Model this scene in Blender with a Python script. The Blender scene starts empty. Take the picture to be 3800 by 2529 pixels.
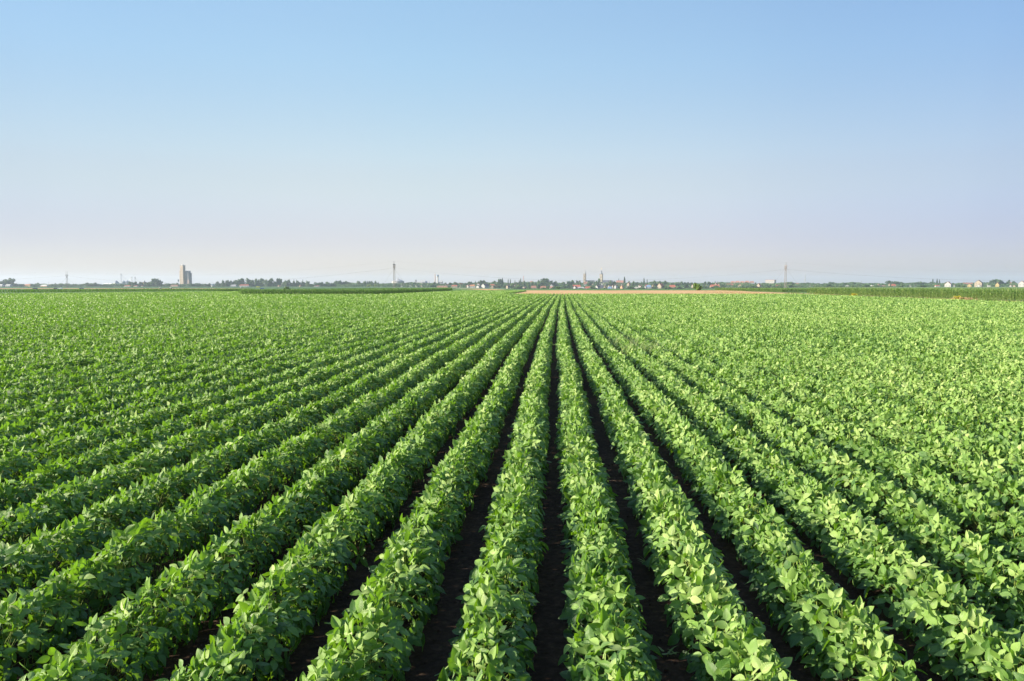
import bpy, math, random
import numpy as np
from mathutils import Vector, Matrix

random.seed(7)
rng = np.random.default_rng(11)
sc = bpy.context.scene
COL = sc.collection
R = math.radians

# ------------------------------------------------------------------ camera numbers
H = 2.20                      # camera height
FPX = 2956.0                  # focal length in pixels of the 3800 px wide photograph
CX, CY, YH = 1900.0, 1264.5, 1062.0
PITCH = math.atan((CY - YH) / FPX)
ROWANG = math.atan(165.0 / FPX)          # crop rows run this much to the right of the view
SU = (math.sin(ROWANG), math.cos(ROWANG))   # along the rows
SV = (math.cos(ROWANG), -math.sin(ROWANG))  # across the rows, to the right
SPC = 0.665
SUN_AZ, SUN_EL = R(-101), R(19)

def sstep(a, b, x):
    t = min(1.0, max(0.0, (x - a) / (b - a)))
    return t * t * (3 - 2 * t)

def terrain(x, y):
    if y < 400: return 0.0
    z = -5.2 * math.exp(-((x - 170) / 300.0) ** 2) * sstep(450, 1500, y) * (1 - 0.55 * sstep(1950, 2700, y))
    z += -1.0 * sstep(60, 220, -x) * sstep(480, 740, y) * (1 - sstep(1050, 1700, y))
    return z

def ray(px, py):
    # world direction through a photograph pixel
    xc, yc, zc = (px - CX) / FPX, -(py - CY) / FPX, -1.0
    cp, sp = math.cos(PITCH), math.sin(PITCH)
    return (xc, cp * 1.0 + sp * yc, cp * yc - sp * 1.0)

def at(px, py, D):
    d = ray(px, py); k = D / d[1]
    return (d[0] * k, D, H + d[2] * k)

def gx(px, D):
    return (px - CX) / FPX * D

# ------------------------------------------------------------------ object helpers
def tag(o, label=None, cat=None, group=None, kind=None):
    if label: o['label'] = label
    if cat: o['category'] = cat
    if group: o['group'] = group
    if kind: o['kind'] = kind
    return o

def empty(name, loc=(0, 0, 0), rz=0.0):
    o = bpy.data.objects.new(name, None); COL.objects.link(o)
    o.location = loc; o.rotation_euler = (0, 0, rz); o.empty_display_size = 0.5
    return o

def link(name, me, parent=None, loc=None):
    o = bpy.data.objects.new(name, me); COL.objects.link(o)
    if parent: o.parent = parent
    if loc: o.location = loc
    return o

class MB:
    """collects polygons; build() links them as one mesh object"""
    def __init__(s): s.v = []; s.f = []
    def add(s, vs, fs):
        n = len(s.v); s.v += [tuple(p) for p in vs]; s.f += [tuple(i + n for i in f) for f in fs]; return s
    def box(s, x0, x1, y0, y1, z0, z1):
        return s.add([(x0, y0, z0), (x1, y0, z0), (x1, y1, z0), (x0, y1, z0), (x0, y0, z1), (x1, y0, z1), (x1, y1, z1), (x0, y1, z1)],
                     [(0, 3, 2, 1), (4, 5, 6, 7), (0, 1, 5, 4), (1, 2, 6, 5), (2, 3, 7, 6), (3, 0, 4, 7)])
    def tube(s, a, b, r0, r1=None, n=6):
        r1 = r0 if r1 is None else r1
        a, b = Vector(a), Vector(b); d = (b - a).normalized()
        p = d.orthogonal().normalized(); q = d.cross(p)
        vs = []
        for c, r in ((a, r0), (b, r1)):
            for k in range(n):
                t = 2 * math.pi * k / n
                vs.append(c + p * (r * math.cos(t)) + q * (r * math.sin(t)))
        fs = [(k, (k + 1) % n, n + (k + 1) % n, n + k) for k in range(n)]
        fs += [tuple(range(n - 1, -1, -1)), tuple(range(n, 2 * n))]
        return s.add(vs, fs)
    def lathe(s, prof, cx=0, cy=0, n=16):
        vs = []
        for r, z in prof:
            for k in range(n):
                t = 2 * math.pi * k / n
                vs.append((cx + r * math.cos(t), cy + r * math.sin(t), z))
        fs = []
        for j in range(len(prof) - 1):
            for k in range(n):
                a = j * n + k; b = j * n + (k + 1) % n
                fs.append((a, b, b + n, a + n))
        fs.append(tuple(range(n - 1, -1, -1))); m = (len(prof) - 1) * n
        fs.append(tuple(range(m, m + n)))
        return s.add(vs, fs)
    def gable(s, x0, x1, y0, y1, z0, h, over=0.0, axis='x', hip=0.0):
        # closed prism roof, ridge along axis
        if axis == 'x':
            xa, xb, ya, yb = x0 - over, x1 + over, y0 - over, y1 + over; ym = (ya + yb) / 2
            return s.add([(xa, ya, z0), (xb, ya, z0), (xb, yb, z0), (xa, yb, z0), (xa + hip, ym, z0 + h), (xb - hip, ym, z0 + h)],
                         [(0, 3, 2, 1), (0, 1, 5, 4), (2, 3, 4, 5), (1, 2, 5), (3, 0, 4)])
        xa, xb, ya, yb = x0 - over, x1 + over, y0 - over, y1 + over; xm = (xa + xb) / 2
        return s.add([(xa, ya, z0), (xb, ya, z0), (xb, yb, z0), (xa, yb, z0), (xm, ya + hip, z0 + h), (xm, yb - hip, z0 + h)],
                     [(0, 3, 2, 1), (1, 2, 5, 4), (3, 0, 4, 5), (0, 1, 4), (2, 3, 5)])
    def build(s, name, mat, parent=None, smooth=False):
        me = bpy.data.meshes.new(name); me.from_pydata(s.v, [], s.f); me.update()
        if smooth: me.shade_smooth()
        me.materials.append(mat)
        return link(name, me, parent)

def np_mesh(name, verts, faces, mat, attr=None, smooth=False):
    """verts (n,3), faces list of (m,k) index arrays"""
    me = bpy.data.meshes.new(name)
    me.vertices.add(len(verts)); me.vertices.foreach_set('co', np.ascontiguousarray(verts, dtype=np.float32).ravel())
    loops = np.concatenate([f.ravel() for f in faces]).astype(np.int32)
    tot = np.concatenate([np.full(len(f), f.shape[1], dtype=np.int32) for f in faces])
    st = np.concatenate([[0], np.cumsum(tot)[:-1]]).astype(np.int32)
    me.loops.add(len(loops)); me.loops.foreach_set('vertex_index', loops)
    me.polygons.add(len(tot)); me.polygons.foreach_set('loop_start', st); me.polygons.foreach_set('loop_total', tot)
    if attr is not None:
        a = me.attributes.new('leaf', 'FLOAT_VECTOR', 'POINT')
        a.data.foreach_set('vector', np.ascontiguousarray(attr, dtype=np.float32).ravel())
    me.update(calc_edges=True)
    if smooth: me.shade_smooth()
    me.materials.append(mat)
    return me

# ------------------------------------------------------------------ materials
def new_mat(name):
    m = bpy.data.materials.new(name); m.use_nodes = True
    nt = m.node_tree; b = nt.nodes['Principled BSDF']
    return m, nt, b

def N(nt, kind, **kw):
    n = nt.nodes.new(kind)
    for k, v in kw.items(): setattr(n, k, v)
    return n

def ramp(nt, stops, fac=None):
    r = N(nt, 'ShaderNodeValToRGB')
    els = r.color_ramp.elements
    while len(els) < len(stops): els.new(0.5)
    for e, (p, c) in zip(els, stops):
        e.position = p; e.color = (*c, 1)
    if fac is not None: nt.links.new(fac, r.inputs[0])
    return r

def paint(name, col, rough=0.7, var=0.12, scale=0.6, metal=0.0, objvar=0.0):
    m, nt, b = new_mat(name)
    tc = N(nt, 'ShaderNodeTexCoord'); no = N(nt, 'ShaderNodeTexNoise'); no.inputs['Scale'].default_value = scale
    no.inputs['Detail'].default_value = 5
    nt.links.new(tc.outputs['Object'], no.inputs['Vector'])
    lo = tuple(c * (1 - var) for c in col); hi = tuple(min(1, c * (1 + var)) for c in col)
    r = ramp(nt, [(0.3, lo), (0.7, hi)], no.outputs['Fac'])
    out = r.outputs[0]
    if objvar:
        oi = N(nt, 'ShaderNodeObjectInfo'); hs = N(nt, 'ShaderNodeHueSaturation')
        mr = N(nt, 'ShaderNodeMapRange'); mr.inputs['To Min'].default_value = 1 - objvar; mr.inputs['To Max'].default_value = 1 + objvar
        nt.links.new(oi.outputs['Random'], mr.inputs['Value']); nt.links.new(mr.outputs[0], hs.inputs['Value'])
        nt.links.new(out, hs.inputs['Color']); out = hs.outputs[0]
    nt.links.new(out, b.inputs['Base Color'])
    b.inputs['Roughness'].default_value = rough; b.inputs['Metallic'].default_value = metal
    b.inputs['Specular IOR Level'].default_value = 0.25
    return m

def leaf_mat(name, stops, under, trans, tfac=0.35, rough=0.5, spec=0.45, veins=False):
    """stops over the per leaf tone; under = underside colour; trans = colour of light coming through"""
    m, nt, b = new_mat(name)
    at_ = N(nt, 'ShaderNodeAttribute', attribute_name='leaf')
    sp = N(nt, 'ShaderNodeSeparateXYZ'); nt.links.new(at_.outputs['Vector'], sp.inputs[0])
    r = ramp(nt, stops, sp.outputs['Z'])
    col = r.outputs[0]
    geo = N(nt, 'ShaderNodeNewGeometry')
    mx = N(nt, 'ShaderNodeMix', data_type='RGBA'); mx.inputs['B'].default_value = (*under, 1)
    ml = N(nt, 'ShaderNodeMath', operation='MULTIPLY'); ml.inputs[1].default_value = 0.6
    nt.links.new(geo.outputs['Backfacing'], ml.inputs[0]); nt.links.new(ml.outputs[0], mx.inputs['Factor'])
    nt.links.new(col, mx.inputs['A']); col = mx.outputs['Result']
    if veins:
        # pale midrib and side veins in the leaf's own coordinates
        ab = N(nt, 'ShaderNodeMath', operation='ABSOLUTE'); nt.links.new(sp.outputs['X'], ab.inputs[0])
        mid = N(nt, 'ShaderNodeMapRange'); mid.inputs['From Min'].default_value = 0.0; mid.inputs['From Max'].default_value = 0.045
        mid.inputs['To Min'].default_value = 1; mid.inputs['To Max'].default_value = 0
        nt.links.new(ab.outputs[0], mid.inputs['Value'])
        k = N(nt, 'ShaderNodeMath', operation='MULTIPLY_ADD'); k.inputs[1].default_value = -0.55
        nt.links.new(ab.outputs[0], k.inputs[0]); nt.links.new(sp.outputs['Y'], k.inputs[2])
        s7 = N(nt, 'ShaderNodeMath', operation='MULTIPLY'); s7.inputs[1].default_value = 44.0; nt.links.new(k.outputs[0], s7.inputs[0])
        sn = N(nt, 'ShaderNodeMath', operation='SINE'); nt.links.new(s7.outputs[0], sn.inputs[0])
        sv = N(nt, 'ShaderNodeMapRange'); sv.inputs['From Min'].default_value = 0.75; sv.inputs['From Max'].default_value = 1.0
        sv.inputs['To Max'].default_value = 0.55
        nt.links.new(sn.outputs[0], sv.inputs['Value'])
        mxv = N(nt, 'ShaderNodeMath', operation='MAXIMUM'); nt.links.new(mid.outputs[0], mxv.inputs[0]); nt.links.new(sv.outputs[0], mxv.inputs[1])
        mv = N(nt, 'ShaderNodeMix', data_type='RGBA'); mv.inputs['B'].default_value = (0.24, 0.36, 0.12, 1)
        m5 = N(nt, 'ShaderNodeMath', operation='MULTIPLY'); m5.inputs[1].default_value = 0.55; nt.links.new(mxv.outputs[0], m5.inputs[0])
        nt.links.new(m5.outputs[0], mv.inputs['Factor']); nt.links.new(col, mv.inputs['A']); col = mv.outputs['Result']
        # quilted surface between the veins
        bp = N(nt, 'ShaderNodeBump'); bp.inputs['Strength'].default_value = 0.35; bp.inputs['Distance'].default_value = 0.004
        nt.links.new(sn.outputs[0], bp.inputs['Height']); nt.links.new(bp.outputs[0], b.inputs['Normal'])
    nt.links.new(col, b.inputs['Base Color'])
    b.inputs['Roughness'].default_value = rough; b.inputs['Specular IOR Level'].default_value = spec
    if veins:      # fine pale hairs
        b.inputs['Sheen Weight'].default_value = 0.04; b.inputs['Sheen Roughness'].default_value = 0.45; b.inputs['Sheen Tint'].default_value = (0.85, 1.0, 0.6, 1)
    tr = N(nt, 'ShaderNodeBsdfTranslucent'); tr.inputs['Color'].default_value = (*trans, 1)
    ms = N(nt, 'ShaderNodeMixShader'); ms.inputs[0].default_value = tfac
    nt.links.new(b.outputs[0], ms.inputs[1]); nt.links.new(tr.outputs[0], ms.inputs[2])
    nt.links.new(ms.outputs[0], nt.nodes['Material Output'].inputs['Surface'])
    return m

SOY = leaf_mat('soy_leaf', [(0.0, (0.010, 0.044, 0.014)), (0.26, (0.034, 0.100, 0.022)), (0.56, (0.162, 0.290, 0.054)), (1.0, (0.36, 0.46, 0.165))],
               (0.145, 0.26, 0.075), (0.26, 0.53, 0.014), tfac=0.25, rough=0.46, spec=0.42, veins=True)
STEM = paint('green_stem', (0.20, 0.27, 0.06), 0.6, 0.2, 8)
CORN = leaf_mat('corn_leaf', [(0.0, (0.045, 0.11, 0.025)), (0.5, (0.14, 0.25, 0.06)), (1.0, (0.42, 0.48, 0.20))],
                (0.13, 0.21, 0.07), (0.15, 0.36, 0.02), tfac=0.28, rough=0.45, spec=0.4)
GRASS = leaf_mat('weed_leaf', [(0.0, (0.10, 0.19, 0.04)), (1.0, (0.28, 0.36, 0.12))], (0.2, 0.28, 0.1), (0.2, 0.4, 0.04), tfac=0.3)
PALEGRASS = leaf_mat('pale_grass_blade', [(0.0, (0.17, 0.26, 0.08)), (1.0, (0.40, 0.46, 0.20))], (0.3, 0.36, 0.16), (0.3, 0.45, 0.08), tfac=0.25)
YELLOW = leaf_mat('yellow_blossom', [(0.0, (0.25, 0.28, 0.03)), (0.5, (0.55, 0.48, 0.04)), (1.0, (0.7, 0.58, 0.06))], (0.5, 0.45, 0.05), (0.5, 0.5, 0.05), tfac=0.2)
DRY = leaf_mat('dry_weed', [(0.0, (0.30, 0.22, 0.11)), (1.0, (0.50, 0.38, 0.20))], (0.4, 0.3, 0.17), (0.4, 0.3, 0.1), tfac=0.15)

def tree_mat(name, a, b_):
    m, nt, b = new_mat(name)
    oi = N(nt, 'ShaderNodeObjectInfo'); at_ = N(nt, 'ShaderNodeAttribute', attribute_name='leaf')
    sp = N(nt, 'ShaderNodeSeparateXYZ'); nt.links.new(at_.outputs['Vector'], sp.inputs[0])
    ad = N(nt, 'ShaderNodeMath', operation='ADD'); nt.links.new(oi.outputs['Random'], ad.inputs[0]); nt.links.new(sp.outputs['Z'], ad.inputs[1])
    hf = N(nt, 'ShaderNodeMath', operation='MULTIPLY'); hf.inputs[1].default_value = 0.5; nt.links.new(ad.outputs[0], hf.inputs[0])
    r = ramp(nt, [(0.15, a), (0.85, b_)], hf.outputs[0])
    nt.links.new(r.outputs[0], b.inputs['Base Color']); b.inputs['Roughness'].default_value = 0.65
    b.inputs['Specular IOR Level'].default_value = 0.2
    tr = N(nt, 'ShaderNodeBsdfTranslucent'); nt.links.new(r.outputs[0], tr.inputs['Color'])
    ms = N(nt, 'ShaderNodeMixShader'); ms.inputs[0].default_value = 0.2
    nt.links.new(b.outputs[0], ms.inputs[1]); nt.links.new(tr.outputs[0], ms.inputs[2])
    nt.links.new(ms.outputs[0], nt.nodes['Material Output'].inputs['Surface'])
    return m

TREE = {'broad': tree_mat('broadleaf_foliage', (0.040, 0.085, 0.032), (0.085, 0.150, 0.050)),
        'pale': tree_mat('pale_foliage', (0.10, 0.16, 0.065), (0.15, 0.21, 0.085)),
        'yellow': tree_mat('yellowish_foliage', (0.20, 0.26, 0.05), (0.28, 0.33, 0.07)),
        'conifer': tree_mat('dark_foliage', (0.028, 0.06, 0.032), (0.05, 0.09, 0.042)),
        'bush': tree_mat('olive_foliage', (0.045, 0.10, 0.018), (0.11, 0.19, 0.035))}
BARK = paint('bark', (0.14, 0.10, 0.07), 0.9)

def soil_mat():
    m, nt, b = new_mat('dark_soil')
    tc = N(nt, 'ShaderNodeTexCoord')
    n1 = N(nt, 'ShaderNodeTexNoise'); n1.inputs['Scale'].default_value = 14; n1.inputs['Detail'].default_value = 8; n1.inputs['Roughness'].default_value = 0.65
    n2 = N(nt, 'ShaderNodeTexNoise'); n2.inputs['Scale'].default_value = 1.3; n2.inputs['Detail'].default_value = 4
    v = N(nt, 'ShaderNodeTexVoronoi'); v.inputs['Scale'].default_value = 22
    for t in (n1, n2, v): nt.links.new(tc.outputs['Object'], t.inputs['Vector'])
    r = ramp(nt, [(0.3, (0.028, 0.019, 0.015)), (0.55, (0.055, 0.036, 0.027)), (0.8, (0.12, 0.078, 0.055))], n1.outputs['Fac'])
    r2 = ramp(nt, [(0.3, (0.75, 0.75, 0.75)), (0.7, (1.1, 1.05, 1.0))], n2.outputs['Fac'])
    mu = N(nt, 'ShaderNodeMix', data_type='RGBA', blend_type='MULTIPLY'); mu.inputs['Factor'].default_value = 1
    nt.links.new(r.outputs[0], mu.inputs['A']); nt.links.new(r2.outputs[0], mu.inputs['B'])
    nt.links.new(mu.outputs['Result'], b.inputs['Base Color'])
    ad = N(nt, 'ShaderNodeMath', operation='MULTIPLY_ADD'); ad.inputs[1].default_value = 0.6
    nt.links.new(v.outputs['Distance'], ad.inputs[0]); nt.links.new(n1.outputs['Fac'], ad.inputs[2])
    bp = N(nt, 'ShaderNodeBump'); bp.inputs['Strength'].default_value = 0.9; bp.inputs['Distance'].default_value = 0.03
    nt.links.new(ad.outputs[0], bp.inputs['Height']); nt.links.new(bp.outputs[0], b.inputs['Normal'])
    b.inputs['Roughness'].default_value = 0.95; b.inputs['Specular IOR Level'].default_value = 0.1
    return m

def field_mat(name, cols, s1=0.02, s2=0.9, aniso=(1, 1), bump=0.5):
    m, nt, b = new_mat(name)
    tc = N(nt, 'ShaderNodeTexCoord'); mp = N(nt, 'ShaderNodeMapping')
    mp.inputs['Rotation'].default_value = (0, 0, ROWANG); mp.inputs['Scale'].default_value = (aniso[0], aniso[1], 1)
    nt.links.new(tc.outputs['Object'], mp.inputs['Vector'])
    n1 = N(nt, 'ShaderNodeTexNoise'); n1.inputs['Scale'].default_value = s1; n1.inputs['Detail'].default_value = 6
    n2 = N(nt, 'ShaderNodeTexNoise'); n2.inputs['Scale'].default_value = s2; n2.inputs['Detail'].default_value = 5
    for t in (n1, n2): nt.links.new(mp.outputs[0], t.inputs['Vector'])
    mixn = N(nt, 'ShaderNodeMix', data_type='FLOAT'); mixn.inputs['Factor'].default_value = 0.5
    nt.links.new(n1.outputs['Fac'], mixn.inputs['A']); nt.links.new(n2.outputs['Fac'], mixn.inputs['B'])
    k = len(cols)
    r = ramp(nt, [(0.35 + 0.3 * i / (k - 1), c) for i, c in enumerate(cols)], mixn.outputs['Result'])
    nt.links.new(r.outputs[0], b.inputs['Base Color'])
    bp = N(nt, 'ShaderNodeBump'); bp.inputs['Strength'].default_value = bump; bp.inputs['Distance'].default_value = 0.2
    nt.links.new(n2.outputs['Fac'], bp.inputs['Height']); nt.links.new(bp.outputs[0], b.inputs['Normal'])
    b.inputs['Roughness'].default_value = 0.9; b.inputs['Specular IOR Level'].default_value = 0.1
    return m

SOIL = soil_mat()
GROUND = field_mat('meadow', [(0.085, 0.16, 0.06), (0.12, 0.20, 0.075), (0.17, 0.24, 0.10)], 0.006, 0.3)
CROPM = field_mat('green_crop', [(0.075, 0.16, 0.055), (0.11, 0.21, 0.07), (0.15, 0.25, 0.09)], 0.02, 0.9, (3, 1))
CROPD = field_mat('deep_green_crop', [(0.05, 0.11, 0.045), (0.08, 0.16, 0.06)], 0.02, 0.9, (3, 1))
STRAW = field_mat('straw', [(0.48, 0.30, 0.14), (0.56, 0.365, 0.19), (0.62, 0.42, 0.235)], 0.03, 1.5, (2, 0.3), 0.3)
VERGE = field_mat('dry_verge', [(0.16, 0.20, 0.07), (0.36, 0.27, 0.15), (0.46, 0.34, 0.20)], 0.12, 1.4, (1, 0.4), 0.6)
ASPH = paint('asphalt', (0.07, 0.07, 0.075), 0.9)

# ------------------------------------------------------------------ world, sun
w = bpy.data.worlds.new('World'); sc.world = w; w.use_nodes = True
nt = w.node_tree; bg = nt.nodes['Background']
sky = N(nt, 'ShaderNodeTexSky', sky_type='NISHITA'); sky.sun_disc = False
sky.sun_elevation = SUN_EL; sky.sun_rotation = SUN_AZ
sky.altitude = 80; sky.air_density = 1.0; sky.dust_density = 1.2; sky.ozone_density = 1.6
# colour of the clear air by height above the horizon (summer haze, pale and slightly violet low down)
tcw = N(nt, 'ShaderNodeTexCoord'); sw = N(nt, 'ShaderNodeSeparateXYZ'); nt.links.new(tcw.outputs['Generated'], sw.inputs[0])
rw = ramp(nt, [(p, tuple(v * 1.25 for v in c)) for p, c in ((0.0, (0.57, 0.55, 0.76)), (0.0175, (0.55, 0.53, 0.71)), (0.0543, (0.472, 0.430, 0.575)), (0.1037, (0.530, 0.462, 0.500)), (0.1521, (0.590, 0.520, 0.506)), (0.2445, (0.598, 0.598, 0.585)), (0.3241, (0.62, 0.652, 0.65)), (0.6, (0.65, 0.70, 0.70)))], sw.outputs['Z'])
rw.color_ramp.interpolation = 'CARDINAL'
mw = N(nt, 'ShaderNodeMix', data_type='RGBA', blend_type='MULTIPLY'); mw.inputs['Factor'].default_value = 1
nt.links.new(sky.outputs[0], mw.inputs['A']); nt.links.new(rw.outputs[0], mw.inputs['B'])
mrx = N(nt, 'ShaderNodeMapRange'); mrx.inputs['From Min'].default_value = -0.6; mrx.inputs['From Max'].default_value = 0.6
nt.links.new(sw.outputs['X'], mrx.inputs['Value'])
rx = ramp(nt, [((x + 0.6) / 1.2, tuple(v / 1.2 for v in c)) for x, c in ((-0.6, (0.84, 0.88, 0.90)), (-0.4865, (0.95, 0.982, 0.982)), (-0.2682, (1.165, 1.151, 1.102)), (0.0, (1.191, 1.158, 1.107)), (0.2682, (0.993, 0.979, 0.984)), (0.4865, (0.764, 0.781, 0.849)), (0.6, (0.68, 0.70, 0.78)))], mrx.outputs[0])
rx.color_ramp.interpolation = 'CARDINAL'
mw2 = N(nt, 'ShaderNodeMix', data_type='RGBA', blend_type='MULTIPLY'); mw2.inputs['Factor'].default_value = 1
nt.links.new(mw.outputs['Result'], mw2.inputs['A']); nt.links.new(rx.outputs[0], mw2.inputs['B'])
nt.links.new(mw2.outputs['Result'], bg.inputs[0]); bg.inputs[1].default_value = 0.143
sl = bpy.data.lights.new('sun', 'SUN'); sl.energy = 5.0; sl.angle = R(0.5); sl.color = (1.0, 0.89, 0.70)
so = bpy.data.objects.new('sun', sl); COL.objects.link(so)
S = Vector((math.sin(SUN_AZ) * math.cos(SUN_EL), math.cos(SUN_AZ) * math.cos(SUN_EL), math.sin(SUN_EL)))
so.rotation_euler = S.to_track_quat('Z', 'Y').to_euler()

cam = bpy.data.cameras.new('camera'); cam.sensor_width = 36; cam.lens = 36 * FPX / 3800
cam.clip_start = 0.1; cam.clip_end = 40000
co = bpy.data.objects.new('camera', cam); COL.objects.link(co)
co.location = (0, 0, H); co.rotation_euler = (math.pi / 2 - PITCH, 0, 0)
sc.camera = co
sc.view_settings.view_transform = 'Standard'; sc.view_settings.look = 'None'
sc.view_settings.exposure = 1.3; sc.view_settings.gamma = 1
sc.cycles.max_bounces = 6; sc.cycles.diffuse_bounces = 2; sc.cycles.glossy_bounces = 2
sc.cycles.transmission_bounces = 4; sc.cycles.volume_bounces = 1; sc.cycles.transparent_max_bounces = 4
sc.cycles.use_denoising = True
sc.cycles.denoiser = 'OPENIMAGEDENOISE'; sc.cycles.denoising_input_passes = 'RGB_ALBEDO_NORMAL'
sc.cycles.sample_clamp_indirect = 4

# ------------------------------------------------------------------ ground sheets
def sheet(name, xs, ys, mat, dz, inside=None):
    mb = MB()
    for y in ys:
        for x in xs: mb.v.append((x, y, terrain(x, y) + dz))
    n = len(xs)
    for j in range(len(ys) - 1):
        for i in range(n - 1):
            mb.f.append((j * n + i, j * n + i + 1, (j + 1) * n + i + 1, (j + 1) * n + i))
    o = mb.build(name, mat, smooth=True); o['kind'] = 'structure'
    return o

xs = sorted(set([-9000, -6500, -5000, -4000, -3200] + list(range(-2600, 2601, 40)) + [3200, 4000, 5000, 6500, 9000]))
ys = [-300, -100, 0, 100, 200, 300, 400] + list(range(430, 3000, 30)) + [3200, 3600, 4200, 5000, 6000, 7500, 9000]
sheet('ground', xs, ys, GROUND, 0.0)

def patch(name, corners, mat, dz, nx=12, ny=12, wob=0.0):
    """four corners (x, y) near-left, near-right, far-right, far-left; follows the terrain"""
    mb = MB()
    ph = random.random() * 9
    for j in range(ny + 1):
        for i in range(nx + 1):
            a, b = i / nx, j / ny
            x = (1 - a) * (1 - b) * corners[0][0] + a * (1 - b) * corners[1][0] + a * b * corners[2][0] + (1 - a) * b * corners[3][0]
            y = (1 - a) * (1 - b) * corners[0][1] + a * (1 - b) * corners[1][1] + a * b * corners[2][1] + (1 - a) * b * corners[3][1]
            if wob:
                x += wob * math.sin(i * 1.7 + j * .9 + ph); y += wob * math.sin(j * 1.3 + i * 2.1 + ph)
            mb.v.append((x, y, terrain(x, y) + dz))
    n = nx + 1
    for j in range(ny):
        for i in range(nx): mb.f.append((j * n + i, j * n + i + 1, (j + 1) * n + i + 1, (j + 1) * n + i))
    o = mb.build(name, mat, smooth=True); o['kind'] = 'structure'
    return o

def ls(l, s):   # field coordinates to world
    return (l * SV[0] + s * SU[0], l * SV[1] + s * SU[1])

patch('field_soil', [ls(-190, -12), ls(52, -12), ls(51, 180), ls(-138, 312)], SOIL, 0.010, 20, 20)
patch('stubble_field', [ls(-14.5, 181), ls(62, 181), ls(84, 400), ls(-17, 395)], STRAW, 0.035, 24, 24, 0.4)
patch('dry_verge', [ls(51, 10), ls(63, 10), ls(78, 320), ls(51, 181)], VERGE, 0.022, 20, 60, 0.3)
patch('crop_field', [(-30, 402), (260, 402), (330, 620), (-60, 620)], CROPM, 0.05)
patch('crop_field', [(-60, 630), (420, 630), (520, 1150), (-80, 1150)], CROPD, 0.07)
patch('stubble_field', [(-13, 410), (-2, 425), (-40, 800), (-60, 760)], STRAW, 0.10)
patch('stubble_field', [(-680, 850), (-300, 850), (-330, 1010), (-760, 1010)], STRAW, 0.10)
patch('stubble_field', [(115, 640), (290, 700), (300, 900), (190, 900)], STRAW, 0.12)
patch('crop_field', [(-330, 310), (-70, 310), (-90, 600), (-420, 600)], CROPM, 0.05)
patch('crop_field', [(-900, 1050), (-80, 1050), (-120, 1700), (-1100, 1700)], CROPD, 0.07)
patch('road', [(-760, 800), (-20, 800), (-20, 807), (-760, 807)], ASPH, 0.06, 30, 1)

# ------------------------------------------------------------------ soybean rows
def leaf_template(stations, cross, fold, bend, wid=0.33, wav=0.0):
    """leaf along +Y, unit length, normal +Z. returns verts, quads, (u,v)"""
    V, UV = [], []
    for t, wd in stations:
        for c in cross:
            x = c * wd * wid
            z = abs(c) * wd * wid * fold - bend * t * t + wav * math.sin(6 * t + 2 * c)
            V.append((x, t, z)); UV.append((c, t))
    n = len(cross); F = []
    for j in range(len(stations) - 1):
        for i in range(n - 1): F.append((j * n + i, j * n + i + 1, (j + 1) * n + i + 1, (j + 1) * n + i))
    return np.array(V), np.array(F), np.array(UV)

ST_HI = [(0, 0.06), (0.12, 0.66), (0.28, 0.97), (0.45, 1.0), (0.65, 0.80), (0.85, 0.42), (1.0, 0.03)]
ST_MID = [(0, 0.08), (0.25, 0.95), (0.6, 0.85), (1.0, 0.03)]
ST_LOW = [(0, 0.1), (0.4, 1.0), (1.0, 0.05)]
TPL = {
    0: [leaf_template(ST_HI, (-1, -0.5, 0, 0.5, 1), f, b, 0.30, w_) for f, b, w_ in ((0.35, 0.25, 0.01), (0.7, 0.1, 0.02), (-0.25, 0.35, 0.01), (0.15, -0.15, 0.025))],
    1: [leaf_template(ST_MID, (-1, 0, 1), f, b, 0.33) for f, b in ((0.35, 0.25), (0.7, 0.1), (-0.25, 0.35), (0.15, -0.15))],
    2: [leaf_template(ST_LOW, (-1, 0, 1), f, b, 0.36) for f, b in ((0.4, 0.2), (-0.2, 0.3))],
    3: [(np.array([(0, 0, 0), (0.36, 0.42, z), (0, 1.0, -0.1), (-0.36, 0.42, z)]), np.array([(0, 1, 2, 3)]), np.array([(0, 0), (1, .42), (0, 1), (-1, .42)])) for z in (0.10, -0.04)],
}

def norm(a): return a / np.maximum(np.linalg.norm(a, axis=1, keepdims=True), 1e-9)

def curve_noise(n, s, period, seed):
    r = np.random.default_rng(seed); k = np.arange(0, 330 / period + 2)
    v = r.normal(size=len(k)); return np.interp(s / period, k, v)

def wiggle(s):
    return 0.0083 * (np.sqrt((s - 44) ** 2 + 90) + (s - 44)) * 0.5 - 0.0083 * 0.0 + 0.035 * np.sin(s / 6.5 + 0.6) * np.clip(s / 25, 0, 1)

def row_smax(l):
    if l < -108.5: return max(60, 177 + (l + 127.5) * 4.48)
    if l < -70: return 298
    if l < -39: return 170.5
    if l < -14: return 315
    return 180.0

# distance bands: (D0, D1, lod, trifoliates per metre, leaf scale)
BANDS = [(2.2, 8.5, 0, 245, 0.90), (8.5, 20, 1, 205, 0.93), (20, 38, 2, 125, 1.08), (38, 65, 3, 86, 1.25),
         (65, 110, 3, 46, 1.65), (110, 320, 3, 23, 2.15)]

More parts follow.
